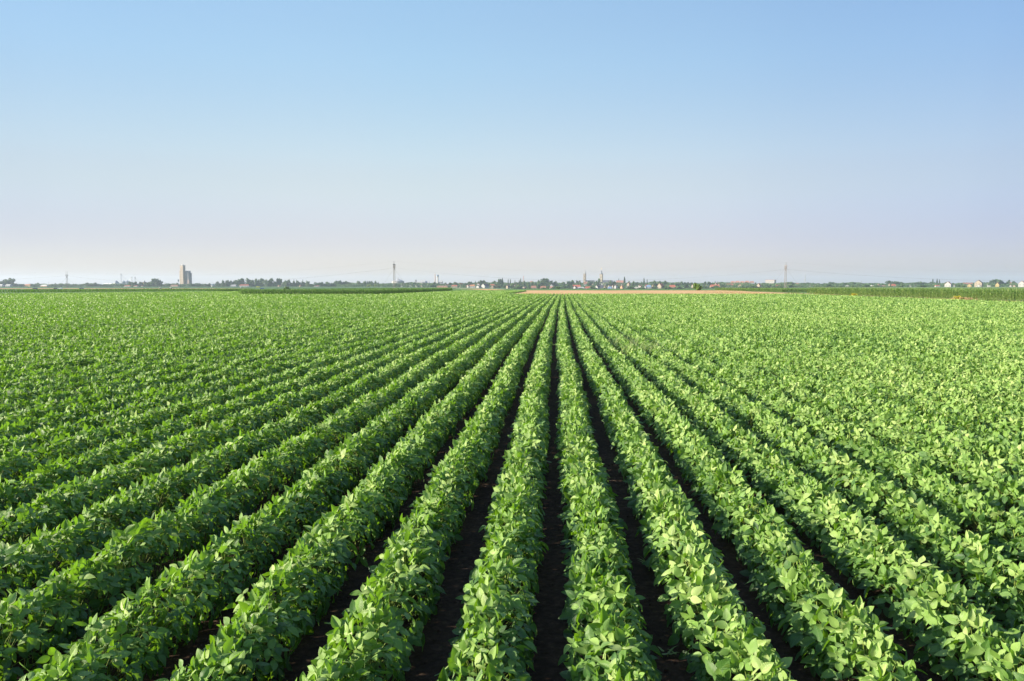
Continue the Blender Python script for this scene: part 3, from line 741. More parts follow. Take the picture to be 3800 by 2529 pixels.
X0 = [0, 400, 800, 1250, 1700, 2100, 2500, 2900, 3300]
TREES = []
def T(z, zx0, zx1, zt, D, kind='broad'): TREES.append((X0[z] + (zx0 + zx1) / 9.424, (zx1 - zx0) / 4.712, 940 + zt / 4.712, D, kind))
for a in ((0, -30, 130, 455), (0, 60, 170, 470), (0, 120, 275, 430), (0, 255, 315, 545), (0, 370, 455, 543), (0, 570, 645, 555, 1950), (0, 655, 705, 515, 2200),
          (0, 760, 820, 540, 2200), (0, 970, 1030, 522, 2300), (0, 905, 1010, 560, 1950), (0, 1000, 1140, 556, 1950), (0, 1130, 1220, 562), (0, 1215, 1320, 566),
          (0, 1330, 1362, 540, 2100, 'conifer'), (0, 1372, 1396, 536, 2100, 'conifer'), (0, 1398, 1425, 536, 2100, 'conifer'),
          (0, 1515, 1610, 512), (0, 1590, 1700, 514), (0, 1715, 1750, 555), (0, 1790, 1820, 552, 2000, 'conifer'), (0, 1860, 1990, 562),
          (1, 365, 440, 490), (1, 430, 482, 500, 2000, 'pale'), (1, 475, 545, 492), (1, 540, 625, 495), (1, 640, 682, 478, 2250, 'conifer'), (1, 690, 770, 500),
          (1, 755, 850, 436), (1, 830, 925, 430), (1, 880, 965, 480), (1, 1045, 1135, 538), (1, 1203, 1252, 515), (1, 1455, 1560, 528), (1, 1575, 1652, 530),
          (1, 1678, 1745, 533), (1, 1742, 1815, 525), (1, 1905, 1995, 490),
          (2, 120, 205, 465), (2, 190, 280, 466), (2, 265, 345, 475), (2, 338, 406, 465), (2, 400, 555, 434), (2, 545, 625, 432, 2100, 'pale'), (2, 605, 700, 460),
          (2, 660, 772, 440), (2, 760, 862, 433), (2, 845, 925, 456, 2000, 'pale'), (2, 905, 1050, 430), (2, 1040, 1165, 435), (2, 1178, 1260, 462, 2000, 'pale'), (2, 1210, 1332, 460),
          (2, 1320, 1402, 480), (2, 1366, 1394, 452, 2150, 'conifer'), (2, 1414, 1436, 455, 2150, 'conifer'), (2, 1390, 1450, 515), (2, 1420, 1522, 480), (2, 1522, 1548, 453, 2150, 'conifer'),
          (2, 1510, 1585, 492), (2, 1578, 1652, 478, 2000, 'pale'), (2, 1645, 1735, 540), (2, 1720, 1850, 505), (2, 1838, 1945, 500), (2, 1925, 2045, 498), (2, 2038, 2150, 478), (2, 2110, 2235, 474), (2, 2225, 2356, 508),
          (3, 110, 225, 485), (3, 215, 300, 545), (3, 290, 375, 550), (3, 358, 442, 482, 2000, 'pale'), (3, 430, 485, 525), (3, 478, 530, 480, 2050, 'pale'), (3, 525, 575, 480), (3, 565, 640, 478), (3, 620, 705, 480),
          (3, 700, 768, 500, 2000, 'pale'), (3, 520, 600, 555, 1850, 'yellow'), (3, 653, 692, 545, 1850, 'yellow'), (3, 795, 865, 520), (3, 860, 950, 540), (3, 935, 1030, 535), (3, 1025, 1125, 535, 1950), (3, 1130, 1225, 512), (3, 1232, 1285, 508),
          (3, 1325, 1405, 508), (3, 1505, 1600, 520), (3, 1590, 1660, 530), (3, 1645, 1740, 500, 1900), (3, 1735, 1830, 520), (3, 1840, 1930, 512), (3, 1920, 2015, 508), (3, 2025, 2115, 498), (3, 2210, 2280, 515), (3, 2295, 2380, 492),
          (4, 172, 268, 493), (4, 292, 320, 480, 2100, 'conifer'), (4, 352, 440, 468), (4, 400, 518, 466), (4, 552, 672, 478), (4, 648, 790, 440), (4, 748, 798, 424, 2150, 'conifer'), (4, 860, 892, 448, 2150, 'conifer'),
          (4, 898, 930, 450, 2150, 'conifer'), (4, 980, 1008, 465, 2150, 'conifer'), (4, 1052, 1085, 465, 2150, 'conifer'), (4, 1075, 1112, 434, 2150, 'conifer'), (4, 1118, 1172, 474), (4, 1010, 1070, 500),
          (4, 1165, 1260, 500), (4, 1280, 1380, 490), (4, 1375, 1480, 465), (4, 1455, 1565, 432), (4, 1535, 1680, 438), (4, 1660, 1740, 480), (4, 1740, 1870, 500), (4, 1865, 1960, 480), (4, 1940, 2052, 466), (4, 2058, 2150, 464),
          (4, 600, 690, 560, 1850), (4, 680, 780, 535, 1850), (4, 790, 850, 540, 1850), (4, 910, 985, 520, 1850, 'pale'), (4, 1030, 1065, 545, 1800, 'yellow'), (4, 1060, 1130, 550, 1850), (4, 1200, 1290, 530, 1850), (4, 1365, 1440, 530, 1850),
          (4, 1545, 1605, 565, 1350), (4, 1715, 1785, 583, 1000, 'bush'), (4, 1780, 1900, 545, 1850), (4, 1890, 1990, 545, 1850),
          (5, 500, 585, 440), (5, 355, 460, 480, 2150), (5, 905, 932, 434, 2400, 'conifer'), (5, 992, 1048, 410, 2200, 'conifer'), (5, 700, 800, 470), (5, 780, 870, 485), (5, 1040, 1105, 485), (5, 1155, 1205, 482), (5, 1212, 1290, 496), (5, 1295, 1365, 492),
          (5, 1338, 1380, 430, 2200, 'conifer'), (5, 1400, 1428, 450, 2200, 'conifer'), (5, 1455, 1570, 472), (5, 1575, 1690, 482), (5, 1690, 1820, 476), (5, 1810, 1880, 515), (5, 1865, 1940, 512), (5, 1938, 1985, 496), (5, 1988, 2085, 490), (5, 2080, 2160, 520), (5, 2150, 2245, 510),
          (5, 400, 500, 560, 1800), (5, 890, 950, 560, 1850), (5, 1120, 1190, 565, 1800), (5, 1480, 1580, 575, 1800), (5, 1640, 1730, 560, 1800), (5, 1730, 1800, 560, 1850, 'pale'), (5, 2040, 2130, 535, 1850),
          (6, 100, 160, 492), (6, 150, 260, 500), (6, 240, 310, 512), (6, 465, 560, 495), (6, 540, 640, 492), (6, 620, 700, 510), (6, 705, 730, 483, 2300, 'conifer'), (6, 750, 768, 490, 2300, 'conifer'), (6, 780, 900, 515), (6, 890, 985, 515), (6, 820, 900, 545, 1900),
          (6, 1040, 1130, 530, 1950), (6, 1180, 1290, 495, 2100, 'pale'), (6, 1270, 1400, 540, 1950), (6, 1410, 1440, 505), (6, 1520, 1640, 515), (6, 1560, 1720, 550, 1950), (6, 1720, 1790, 570, 1950), (6, 1800, 1900, 520), (6, 1890, 1990, 505), (6, 2020, 2070, 495), (6, 2060, 2150, 515), (6, 2180, 2300, 515),
          (7, 140, 190, 500), (7, 190, 260, 520), (7, 320, 400, 515), (7, 395, 490, 508), (7, 500, 560, 512), (7, 560, 680, 520), (7, 680, 790, 520), (7, 700, 800, 560, 1900), (7, 785, 900, 498), (7, 880, 960, 505), (7, 1010, 1110, 510), (7, 1115, 1170, 508), (7, 1190, 1290, 502),
          (7, 1310, 1360, 520), (7, 1370, 1470, 520), (7, 1480, 1560, 520), (7, 1560, 1640, 520), (7, 1640, 1710, 522), (7, 1720, 1800, 522), (7, 1815, 1930, 475), (7, 1920, 2030, 488), (7, 2035, 2145, 503), (7, 2140, 2240, 515), (7, 2235, 2356, 508),
          (8, 35, 135, 492), (8, 145, 265, 502), (8, 265, 355, 515), (8, 345, 465, 512), (8, 462, 555, 490), (8, 545, 645, 502), (8, 640, 725, 520), (8, 722, 762, 444, 2100, 'conifer'), (8, 795, 835, 444, 2100, 'conifer'), (8, 842, 874, 454, 2100, 'conifer'), (8, 720, 900, 500),
          (8, 915, 1010, 505, 2200, 'pale'), (8, 1090, 1170, 520), (8, 1165, 1262, 514), (8, 1630, 1710, 520), (8, 1700, 1830, 460), (8, 1780, 1900, 450), (8, 1860, 1960, 462), (8, 1920, 2010, 510), (8, 2010, 2085, 466), (8, 2090, 2220, 485), (8, 500, 680, 555, 1500, 'bush'), (8, 1180, 1340, 560, 1500, 'bush'),
          (2, 1200, 1300, 582, 700, 'bush')):
    a = list(a) + [2050] * (5 - len(a)) if len(a) < 5 else list(a)
    T(*a)
# the lone bush behind the stubble
TREES.append((2590, 30, 1048, 385, 'bush'))
WORD = {'broad': 'dark broadleaf tree', 'pale': 'pale green tree', 'yellow': 'yellow-green bushy tree', 'conifer': 'slim dark pointed tree', 'bush': 'low olive bush'}
NAME = {'broad': 'broadleaf_tree', 'pale': 'broadleaf_tree', 'yellow': 'bushy_tree', 'conifer': 'slim_tree', 'bush': 'round_bush'}
TREES.sort(); TW = place_words([(t[0], WORD[t[4]]) for t in TREES])
for (px, wpx, topy, D, kind), words in zip(TREES, TW):
    X = gx(px, D); zt = at(px, topy, D)[2]; zb = terrain(X, D); hgt = max(2.0, zt - zb); wid = wpx * D / FPX
    root = empty(NAME[kind], (X, D, zb - 0.1), random.random() * 6.28)
    if D == 385: lab = 'lone round green bush standing behind the tan stubble field'
    else:
        lab = words
    tag(root, lab, 'bush' if kind == 'bush' else 'tree', 'trees and bushes along the distant town')
    c = link('crown', random.choice(CROWNS[kind]), root); t = link('trunk', TRUNK, root)
    c.scale = (wid * 1.2, wid * 1.2, hgt); t.scale = (min(wid, hgt), min(wid, hgt), hgt * (0.9 if kind != 'bush' else 0.7))

# low mass of gardens and orchards behind the houses
def mass(name, label, spans, n, mat):
    Vs = []
    tot = sum((b - a) for a, b, *_ in spans)
    for (a, b, D0, D1, y0) in spans:
        m = int(n * (b - a) / tot)
        D = D0 + (D1 - D0) * rng.random(m); px = a + (b - a) * rng.random(m)
        X = gx(px, D)
        tz = np.array([terrain(x, d) for x, d in zip(X, D)])
        top = 3.5 + 3.0 * np.abs(np.sin(px / 9.0 + D / 90)) + 2.0 * np.sin(px / 31.0) ** 2
        ridge = y0 + 2.0 * np.sin(px / 37.0 + 1) + 1.3 * np.sin(px / 13.0) + 1.3 * np.sin(px / 5.1 + D / 70)      # height of the far treeline
        tall = H + (YH - ridge) * D / FPX - tz
        top = np.where(D > 2180, np.maximum(tall, 3), top)
        top = np.where(D < 1700, np.maximum(0.3, 4.2 * (np.sin(px / 23.0) + np.sin(px / 7.3 + 2)) * 0.6 + 1.0), top)      # loose bushes in front of the first houses
        Z = tz + rng.random(m) ** 0.6 * top
        P = np.stack([X, D, Z], 1)
        nr = norm(rng.normal(size=(m, 3)) + np.array([0, -.4, .5])); t1 = norm(np.cross(nr, rng.normal(size=(m, 3)))); t2 = np.cross(nr, t1)
        sz = (0.9 + 0.9 * rng.random(m))[:, None]
        Vs.append(np.stack([P + t1 * sz, P + t2 * sz * .8, P - t1 * sz * .9, P - t2 * sz], 1).reshape(-1, 3))
    V = np.concatenate(Vs); F = np.arange(len(V)).reshape(-1, 4)
    A = np.zeros((len(V), 3)); A[:, 2] = np.repeat(np.clip(0.5 + .3 * rng.normal(size=len(V) // 4), 0, 1), 4)
    o = link(name, np_mesh(name, V, [F], mat, A)); tag(o, label, 'greenery', kind='stuff')
mass('undergrowth', 'low mass of gardens and hedges between the houses of the distant town',
     [(-60, 850, 2050, 2240, 1062.5), (850, 1250, 2050, 2300, 1057.5), (1250, 1800, 1950, 2500, 1052.5), (1800, 2480, 1900, 2500, 1049), (2480, 2900, 1900, 2500, 1051.5), (2900, 3860, 1950, 2500, 1052.5), (1900, 3350, 1560, 1640, 0)], 200000, TREE['broad'])

# ------------------------------------------------------------------ houses
ROOFC = {'red': (0.33, 0.10, 0.065), 'orange': (0.40, 0.17, 0.085), 'pink': (0.34, 0.17, 0.14), 'brown': (0.26, 0.13, 0.10), 'dark': (0.06, 0.065, 0.09), 'grey': (0.33, 0.34, 0.37), 'blue': (0.16, 0.24, 0.38), 'white': (0.7, 0.7, 0.68)}
WALLC = {'white': (0.33, 0.325, 0.32), 'cream': (0.29, 0.245, 0.19), 'grey': (0.22, 0.23, 0.26), 'yellow': (0.32, 0.25, 0.11), 'orange': (0.42, 0.25, 0.15), 'brown': (0.30, 0.20, 0.14)}
RM = {k: paint(k + '_roof', v, 0.8, 0.18, 0.7) for k, v in ROOFC.items()}
WM = {k: paint(k + '_wall', v, 0.85, 0.06, 0.4) for k, v in WALLC.items()}
GLASS = paint('dark_window', (0.05, 0.06, 0.08), 0.2, 0.2, 2)
CONC = paint('concrete', (0.27, 0.225, 0.18), 0.85, 0.08, 0.15)
CONCD = paint('grey_concrete', (0.17, 0.175, 0.19), 0.85, 0.08, 0.15)
STEEL = paint('galvanised_steel', (0.45, 0.47, 0.50), 0.45, 0.08, 0.5, 0.5)
POLE = paint('weathered_pole', (0.17, 0.16, 0.158), 0.8)
WIRE = paint('dull_wire', (0.05, 0.05, 0.055), 0.9)
WHITE = paint('white_paint', (0.45, 0.45, 0.45), 0.6, 0.05)
REDP = paint('red_paint', (0.55, 0.12, 0.08), 0.6, 0.05)
SLATE = paint('slate_spire', (0.17, 0.20, 0.25), 0.6, 0.1, 0.4)
GOLD = paint('gilded_metal', (0.75, 0.55, 0.25), 0.35, 0.05, 1, 0.6)
RUBBER = paint('tyre_rubber', (0.03, 0.03, 0.03), 0.9)

HOUSES = []
def house(z, zx0, zx1, zt, D, roof, wall, mode='three', rr=0.42, noun='house'):
    HOUSES.append((X0[z] + (zx0 + zx1) / 9.424, (zx1 - zx0) / 4.712, 940 + zt / 4.712, D, roof, wall, mode, rr, noun))
for a in ((0, -20, 82, 550, 1950, 'white', 'grey', 'side', .35, 'shed'), (0, 128, 218, 550, 1950, 'white', 'grey', 'side', .35, 'shed'), (0, 450, 570, 545, 2050, 'orange', 'yellow', 'side'), (0, 645, 745, 545, 2100, 'pink', 'white', 'side'),
          (0, 740, 860, 555, 2050, 'white', 'orange', 'side'), (0, 862, 1000, 545, 2150, 'orange', 'orange', 'side'), (0, 985, 1160, 548, 2150, 'orange', 'orange', 'side'),
          (0, 1825, 1995, 530, 2300, 'white', 'white', 'side', .2, 'warehouse'), (1, 308, 430, 564, 2000, 'red', 'white', 'side'), (1, 478, 545, 568, 2000, 'red', 'white', 'side'), (1, 632, 690, 505, 2150, 'dark', 'yellow', 'gable'),
          (1, 605, 635, 570, 2000, 'pink', 'white'), (1, 1118, 1260, 556, 2000, 'brown', 'cream', 'side'), (1, 1812, 1888, 542, 2050, 'white', 'white'),
          (2, 283, 382, 553, 1950, 'grey', 'grey', 'side'), (2, 433, 606, 550, 1950, 'red', 'grey', 'side', .4, 'shed'), (2, 1098, 1150, 562, 1900, 'orange', 'cream'), (2, 1140, 1190, 535, 2150, 'white', 'grey', 'side'), (2, 1470, 1508, 582, 1850, 'pink', 'cream'),
          (2, 1735, 1830, 568, 2000, 'brown', 'grey', 'side'), (3, 1118, 1190, 540, 2000, 'pink', 'grey'), (3, 1258, 1362, 554, 2000, 'dark', 'white'), (3, 1362, 1450, 558, 2000, 'dark', 'white'), (3, 1448, 1560, 556, 2000, 'dark', 'cream'), (3, 1550, 1645, 545, 2050, 'brown', 'cream', 'side'),
          (3, 1398, 1512, 494, 2350, 'grey', 'cream', 'side', .25, 'factory hall'), (3, 1465, 1560, 474, 2450, 'grey', 'grey', 'side', .3, 'factory hall'), (3, 1550, 1625, 490, 2450, 'grey', 'grey', 'side', .3, 'factory hall'),
          (3, 1740, 1790, 500, 2350, 'grey', 'cream', 'side', .2, 'factory hall'), (3, 1785, 1855, 484, 2400, 'grey', 'grey', 'side', .2, 'factory hall'),
          (3, 1880, 1975, 545, 2000, 'orange', 'cream'), (3, 1755, 1945, 572, 1950, 'pink', 'orange', 'side', .4, 'shed'), (3, 2008, 2112, 558, 1950, 'red', 'cream', 'side'), (3, 2135, 2215, 530, 2100, 'red', 'cream'), (3, 2268, 2345, 560, 1950, 'red', 'white'),
          (4, 10, 92, 530, 2050, 'red', 'cream'), (4, 150, 205, 560, 1950, 'pink', 'cream', 'side'), (4, 210, 300, 552, 1900, 'orange', 'white', 'side'), (4, 318, 398, 528, 2050, 'pink', 'white', 'gable'), (4, 312, 430, 568, 1850, 'dark', 'white'), (4, 400, 545, 538, 1850, 'dark', 'white'),
          (4, 556, 642, 545, 2000, 'red', 'cream', 'side'), (4, 578, 625, 570, 1700, 'brown', 'cream', 'gable'), (4, 640, 745, 568, 1950, 'pink', 'grey', 'side'), (4, 835, 910, 560, 1750, 'dark', 'cream'), (4, 975, 1025, 552, 1950, 'pink', 'cream'), (4, 1105, 1148, 522, 2250, 'orange', 'cream'),
          (4, 1118, 1202, 590, 1700, 'pink', 'cream'), (4, 1272, 1370, 572, 1700, 'brown', 'cream', 'side', .6), (4, 1432, 1548, 576, 1700, 'brown', 'cream', 'side', .6), (4, 1600, 1662, 545, 1900, 'grey', 'white', 'gable'), (4, 1598, 1722, 582, 1700, 'pink', 'white', 'side', .5),
          (4, 1800, 1862, 505, 2200, 'grey', 'white'), (4, 1866, 1908, 503, 2200, 'grey', 'white', 'side'), (4, 1560, 1590, 478, 2300, 'white', 'white', 'gable'), (4, 1990, 2145, 556, 1850, 'red', 'white', 'side', .5), (4, 2008, 2090, 580, 1750, 'brown', 'white'), (4, 2085, 2205, 592, 1700, 'grey', 'grey', 'side', .4, 'shed'),
          (4, 2212, 2352, 583, 1720, 'red', 'white', 'side', .6), (4, 2190, 2292, 503, 2200, 'pink', 'white', 'side'), (4, 1258, 1310, 490, 2350, 'pink', 'cream', 'side'), (4, 1035, 1140, 610, 1600, 'grey', 'cream', 'three', .4, 'shed'),
          (5, 502, 600, 564, 1720, 'dark', 'white'), (5, 570, 662, 562, 1780, 'dark', 'cream', 'side', .7), (5, 648, 722, 582, 1700, 'pink', 'cream'), (5, 722, 792, 562, 1850, 'pink', 'cream'), (5, 728, 798, 585, 1750, 'blue', 'grey', 'side', .7), (5, 790, 848, 560, 1850, 'red', 'white'),
          (5, 835, 905, 560, 1780, 'grey', 'white'), (5, 940, 1020, 568, 1750, 'brown', 'orange'), (5, 952, 988, 534, 2000, 'dark', 'white', 'gable'), (5, 1056, 1138, 512, 2000, 'red', 'cream', 'three', .6), (5, 868, 1012, 480, 2350, 'pink', 'brown', 'side', .5, 'long building'), (5, 1050, 1112, 580, 1780, 'dark', 'grey'),
          (5, 1188, 1268, 584, 1700, 'grey', 'white', 'gable'), (5, 1272, 1342, 570, 1720, 'pink', 'white'), (5, 1362, 1412, 572, 1720, 'grey', 'white'), (5, 1378, 1452, 554, 1850, 'red', 'cream', 'side'), (5, 1400, 1485, 557, 1800, 'blue', 'white', 'side', .6), (5, 1492, 1540, 558, 1900, 'red', 'cream'),
          (5, 1582, 1722, 530, 1800, 'red', 'cream', 'three', .7), (5, 1795, 1912, 558, 1850, 'red', 'brown', 'side', .6), (5, 1918, 1990, 590, 1780, 'orange', 'white'), (5, 2185, 2242, 548, 1900, 'pink', 'cream'), (5, 605, 640, 510, 2050, 'grey', 'white', 'gable'), (5, 1258, 1300, 555, 1900, 'pink', 'white'),
          (6, 298, 352, 545, 1950, 'brown', 'cream'), (6, 500, 560, 565, 1850, 'dark', 'grey'), (6, 548, 602, 574, 1780, 'blue', 'white'), (6, 628, 795, 552, 1800, 'red', 'white', 'side', .65), (6, 700, 770, 524, 2000, 'red', 'cream'), (6, 752, 800, 532, 1950, 'brown', 'cream', 'gable'),
          (6, 895, 1040, 535, 2000, 'brown', 'grey', 'side', .6), (6, 1122, 1172, 545, 1900, 'orange', 'cream', 'gable'), (6, 1185, 1225, 552, 1950, 'pink', 'cream'), (6, 1435, 1530, 528, 1850, 'red', 'cream', 'three', .6), (6, 1360, 1425, 558, 1950, 'pink', 'grey', 'side'),
          (6, 1778, 1850, 550, 1950, 'red', 'cream', 'side'), (6, 1980, 2050, 545, 2000, 'red', 'white'), (6, 2100, 2180, 530, 2100, 'brown', 'cream', 'side'), (6, 2170, 2260, 545, 2050, 'red', 'cream', 'side'), (6, 2330, 2400, 550, 2000, 'dark', 'white'),
          (7, 90, 130, 548, 2000, 'red', 'white'), (7, 215, 290, 525, 2100, 'brown', 'cream', 'side'), (7, 280, 362, 545, 2050, 'red', 'brown', 'side'), (7, 445, 485, 555, 2000, 'dark', 'white'), (7, 545, 640, 558, 2000, 'brown', 'cream', 'side'), (7, 650, 690, 555, 2000, 'pink', 'white'), (7, 985, 1035, 560, 2000, 'brown', 'cream'),
          (7, 1110, 1165, 563, 1950, 'grey', 'white', 'gable'), (7, 1158, 1262, 543, 2050, 'red', 'grey', 'side', .6), (7, 1255, 1365, 545, 2050, 'red', 'cream', 'side', .5), (7, 1405, 1512, 558, 1950, 'pink', 'cream', 'side', .7), (7, 1535, 1605, 578, 1800, 'white', 'cream', 'gable', .5, 'shed'), (7, 1635, 1725, 543, 1950, 'red', 'cream', 'three', .6), (7, 1700, 1800, 575, 1950, 'pink', 'grey', 'side'),
          (7, 1848, 1892, 533, 1950, 'red', 'cream'), (7, 1895, 1972, 542, 1950, 'red', 'orange', 'side', .6), (7, 2228, 2250, 545, 1980, 'grey', 'white', 'gable'), (7, 2300, 2340, 552, 2000, 'red', 'grey'),
          (8, 10, 92, 543, 1950, 'red', 'cream', 'side', .6), (8, 345, 365, 545, 2000, 'grey', 'white', 'gable'), (8, 420, 462, 560, 2000, 'red', 'cream'), (8, 785, 860, 560, 1950, 'red', 'white', 'side'), (8, 928, 1105, 502, 1750, 'pink', 'white', 'three', .5), (8, 1100, 1135, 555, 1950, 'red', 'grey'),
          (8, 1265, 1442, 518, 2100, 'brown', 'brown', 'side', .6, 'barn'), (8, 1445, 1645, 474, 1750, 'dark', 'cream', 'three', .55), (8, 1332, 1445, 543, 1700, 'dark', 'yellow'), (8, 1488, 1605, 553, 1680, 'dark', 'white'), (8, 1680, 1715, 528, 2000, 'red', 'white'), (8, 1820, 1925, 515, 1950, 'brown', 'yellow', 'three', .6),
          (8, 1705, 1745, 570, 1900, 'grey', 'white', 'gable'), (8, 2050, 2115, 505, 2100, 'pink', 'cream', 'side'), (8, 2075, 2125, 560, 1850, 'pink', 'white'), (8, 2125, 2200, 572, 1850, 'brown', 'cream'), (8, 2212, 2390, 490, 1700, 'red', 'white', 'three', .4)):
    house(*a)

HOUSES.sort(key=lambda h: h[0]); HW = place_words([(h[0], f'{h[4]}-roofed {h[5]}-walled {h[8]}') for h in HOUSES])
for (px, wpx, topy, D, roof, wall, mode, rr, noun), words in zip(HOUSES, HW):
    X = gx(px, D); zb = terrain(X, D) - 0.1; ht = max(3.5, at(px, topy, D)[2] - zb); W = wpx * D / FPX
    rz = {'side': R(-6), 'gable': R(-14), 'three': R(-38)}[mode]
    root = empty(noun.replace(' ', '_') if noun != 'house' else 'village_house', (X, D, zb), rz)
    tag(root, words, 'house' if noun == 'house' else 'building', 'buildings of the distant town')
    rh = min(ht * rr, 6.0); wh = ht - rh
    if mode == 'three':
        gw = W * 0.55; rl = W * 0.80           # gable face to the left front, eave side to the right front
        x0, x1, y0, y1 = -gw / 2, gw / 2, -rl / 2, rl / 2; axis = 'y'
    elif mode == 'gable':
        x0, x1, y0, y1 = -W * .48, W * .48, -W * .55, W * .55; axis = 'y'
    else:
        dp = min(W * .8, 9); x0, x1, y0, y1 = -W * .49, W * .49, -dp / 2, dp / 2; axis = 'x'
    wb = MB().box(x0, x1, y0, y1, 0, wh)
    if axis == 'y':    # gable triangles belong to the wall
        xm = (x0 + x1) / 2
        wb.add([(x0, y0, wh), (x1, y0, wh), (xm, y0, wh + rh * .97), (x0, y0 + .3, wh), (x1, y0 + .3, wh), (xm, y0 + .3, wh + rh * .97)], [(0, 1, 2), (3, 5, 4), (0, 2, 5, 3), (2, 1, 4, 5), (1, 0, 3, 4)])
    wb.build('wall', WM[wall], root)
    rb = MB()
    if axis == 'x': rb.gable(x0, x1, y0, y1, wh + .01, rh, .35, 'x', hip=min(2.0, W * .12))
    else:              # two tilted slabs so the gable wall stays open to view
        xm = (x0 + x1) / 2; ya, yb = y0 - .25, y1 + .25; th = .25
        for sx, xe in ((-1, x0 - .4), (1, x1 + .4)):
            ze = wh - .4 * rh / ((x1 - x0) / 2)
            rb.add([(xe, ya, ze), (xm, ya, wh + rh), (xm, yb, wh + rh), (xe, yb, ze), (xe, ya, ze + th), (xm, ya, wh + rh + th), (xm, yb, wh + rh + th), (xe, yb, ze + th)],
                   [(0, 3, 2, 1), (4, 5, 6, 7), (0, 1, 5, 4), (2, 3, 7, 6), (3, 0, 4, 7)])
    ro = rb.build('roof', RM[roof], root)
    if noun == 'house':
        cxm = (x0 + x1) / 2 + .8
        MB().box(cxm, cxm + .8, .6, 1.4, wh + rh * .5, wh + rh + .8).build('chimney', RM['brown'], ro)
    ww = min(1.5, (x1 - x0) * .18); nwin = 2 if (x1 - x0) < 16 else 4
    for q in range(nwin):
        c = x0 + (x1 - x0) * (q + .5) / nwin; zc = min(wh * .35, 1.6)
        if wh > zc + 1.4: MB().box(c - ww / 2, c + ww / 2, y0 - .06, y0 + .05, zc, zc + 1.3).build('window', GLASS, root)
    if wh > 6:
        for q in range(nwin):
            c = x0 + (x1 - x0) * (q + .5) / nwin
            MB().box(c - ww / 2, c + ww / 2, y0 - .06, y0 + .05, wh - 2.4, wh - 1.0).build('window', GLASS, root)

# ------------------------------------------------------------------ landmarks of the skyline
def placed(name, px, D, rz, label, cat):
    X = gx(px, D); o = empty(name, (X, D, terrain(X, D) - .2), rz); return tag(o, label, cat)
def zpx(topy, D, px=1900): return at(px, topy, D)[2]

# concrete grain elevator
D = 2400; e = placed('grain_elevator', 400 + 1340 / 4.712, D, R(-28), 'tall stepped concrete grain elevator with a mast on top, tallest building on the plain', 'grain elevator')
k = D / FPX / 4.712
zt = zpx(940 + 222 / 4.712, D) + .2; z2 = zpx(940 + 310 / 4.712, D) + .2; z3 = zpx(940 + 345 / 4.712, D); z4 = zpx(940 + 465 / 4.712, D)
MB().box(-9.5, 6.5, -6.5, 4.5, 0, zt).build('tower', CONC, e)
MB().box(-10, 7.0, -7, 5.0, zt, zt + 1.2).build('roof_slab', CONCD, e)
e.scale = (.8, .8, 1)
sb = MB()
for q in range(3): sb.lathe([(3.2, 0), (3.2, z2)], -13.5, -2.0 + q * 6.5, 14)
sb.build('silo_bank', CONC, e, smooth=False)
mb = MB().box(7, 20, 4.6, 17, 0, z2); mb.build('storage_block', CONCD, e)
MB().box(-6, 7, 4.6, 17, 0, z2 - 2).build('rear_block', CONCD, e)
mb = MB()
for q in range(3): mb.lathe([(3.0, 0), (3.0, z3)], 21.0, 6.0 + q * 5.5, 12)
mb.build('silo_bank', CONCD, e)
MB().box(20, 30, 0, 9, 0, z4).build('annex', paint('annex_brick', (0.14, .11, .10)), e)
MB().box(-9, 9, -13, -6.6, 0, 5).build('loading_shed', WM['cream'], e)
for r_ in range(11):
    for c in range(3):
        zz = 6 + r_ * (zt - 12) / 10.5; xx = -7.2 + c * 5.2
        MB().box(xx - .8, xx + .8, -6.58, -6.45, zz, zz + 2.6).build('window', GLASS, e)
mt = zpx(940 + 115 / 4.712, D)
ms = MB(); ms.tube((-1.5, -1, zt + 1), (-1.5, -1, mt), .35, .12)
for q in range(4): ms.tube((-2.9 + .25 * q, -1, zt + 3 + q * 3), (-.1 - .25 * q, -1, zt + 3 + q * 3), .3)
ms.tube((-2.7, -1, zt + 1), (-1.5, -1, zt + 14), .16).tube((-.3, -1, zt + 1), (-1.5, -1, zt + 14), .16)
ms.build('antenna_mast', WHITE, e)
MB().box(-6.5, 1.5, -4, 2, zt + 1.2, zt + 3.2).build('roof_cabin', WHITE, e)
# small water tank beside it
o = placed('water_tank', 400 + 1250 / 4.712, 2350, 0, 'small dark stemmed water tank left of the concrete grain elevator', 'tank')
zt = zpx(940 + 465 / 4.712, 2350)
MB().tube((0, 0, 0), (0, 0, zt - 5), .7).build('stem', STEEL, o); MB().lathe([(.8, zt - 6), (2.4, zt - 4), (2.4, zt + .2), (.4, zt + 1)]).build('tank', SLATE, o)

# round steel grain bins
def grain_bin(px, wpx, ytop, yev, D, label, wm, rm):
    o = placed('grain_bin', px, D, 0, label, 'grain bin'); o['group'] = 'round steel grain bins'
    r = wpx * D / FPX / 2; ze = zpx(yev, D) + .2; zt = zpx(ytop, D) + .2
    prof = []
    n = 12
    for q in range(n):     # ring ribs
        z0_, z1_ = ze * q / n, ze * (q + 1) / n
        prof += [(r, z0_), (r * 1.012, (z0_ + z1_) / 2), (r, z1_ - .01)]
    MB().lathe(prof, n=28).build('shell', wm, o, smooth=True)
    c = MB().lathe([(r * 1.03, ze), (r * .12, zt), (r * .12, zt + .7)], n=28).build('roof', rm, o)
    MB().tube((0, 0, zt + .6), (0, 0, zt + 1.6), .4).build('vent', STEEL, c)
BW = paint('white_bin', (0.66, 0.67, 0.68), 0.5, .05); BD = paint('dull_bin', (0.27, 0.30, 0.34), 0.5, .05)
grain_bin(436, 19, 1042, 1050.5, 2300, 'white grain bin with dark cone roof, leftmost of the bins', BW, SLATE)
grain_bin(456, 17, 1051, 1057, 2150, 'low pale grain bin with pale cone roof in front of the others', BW, STEEL)
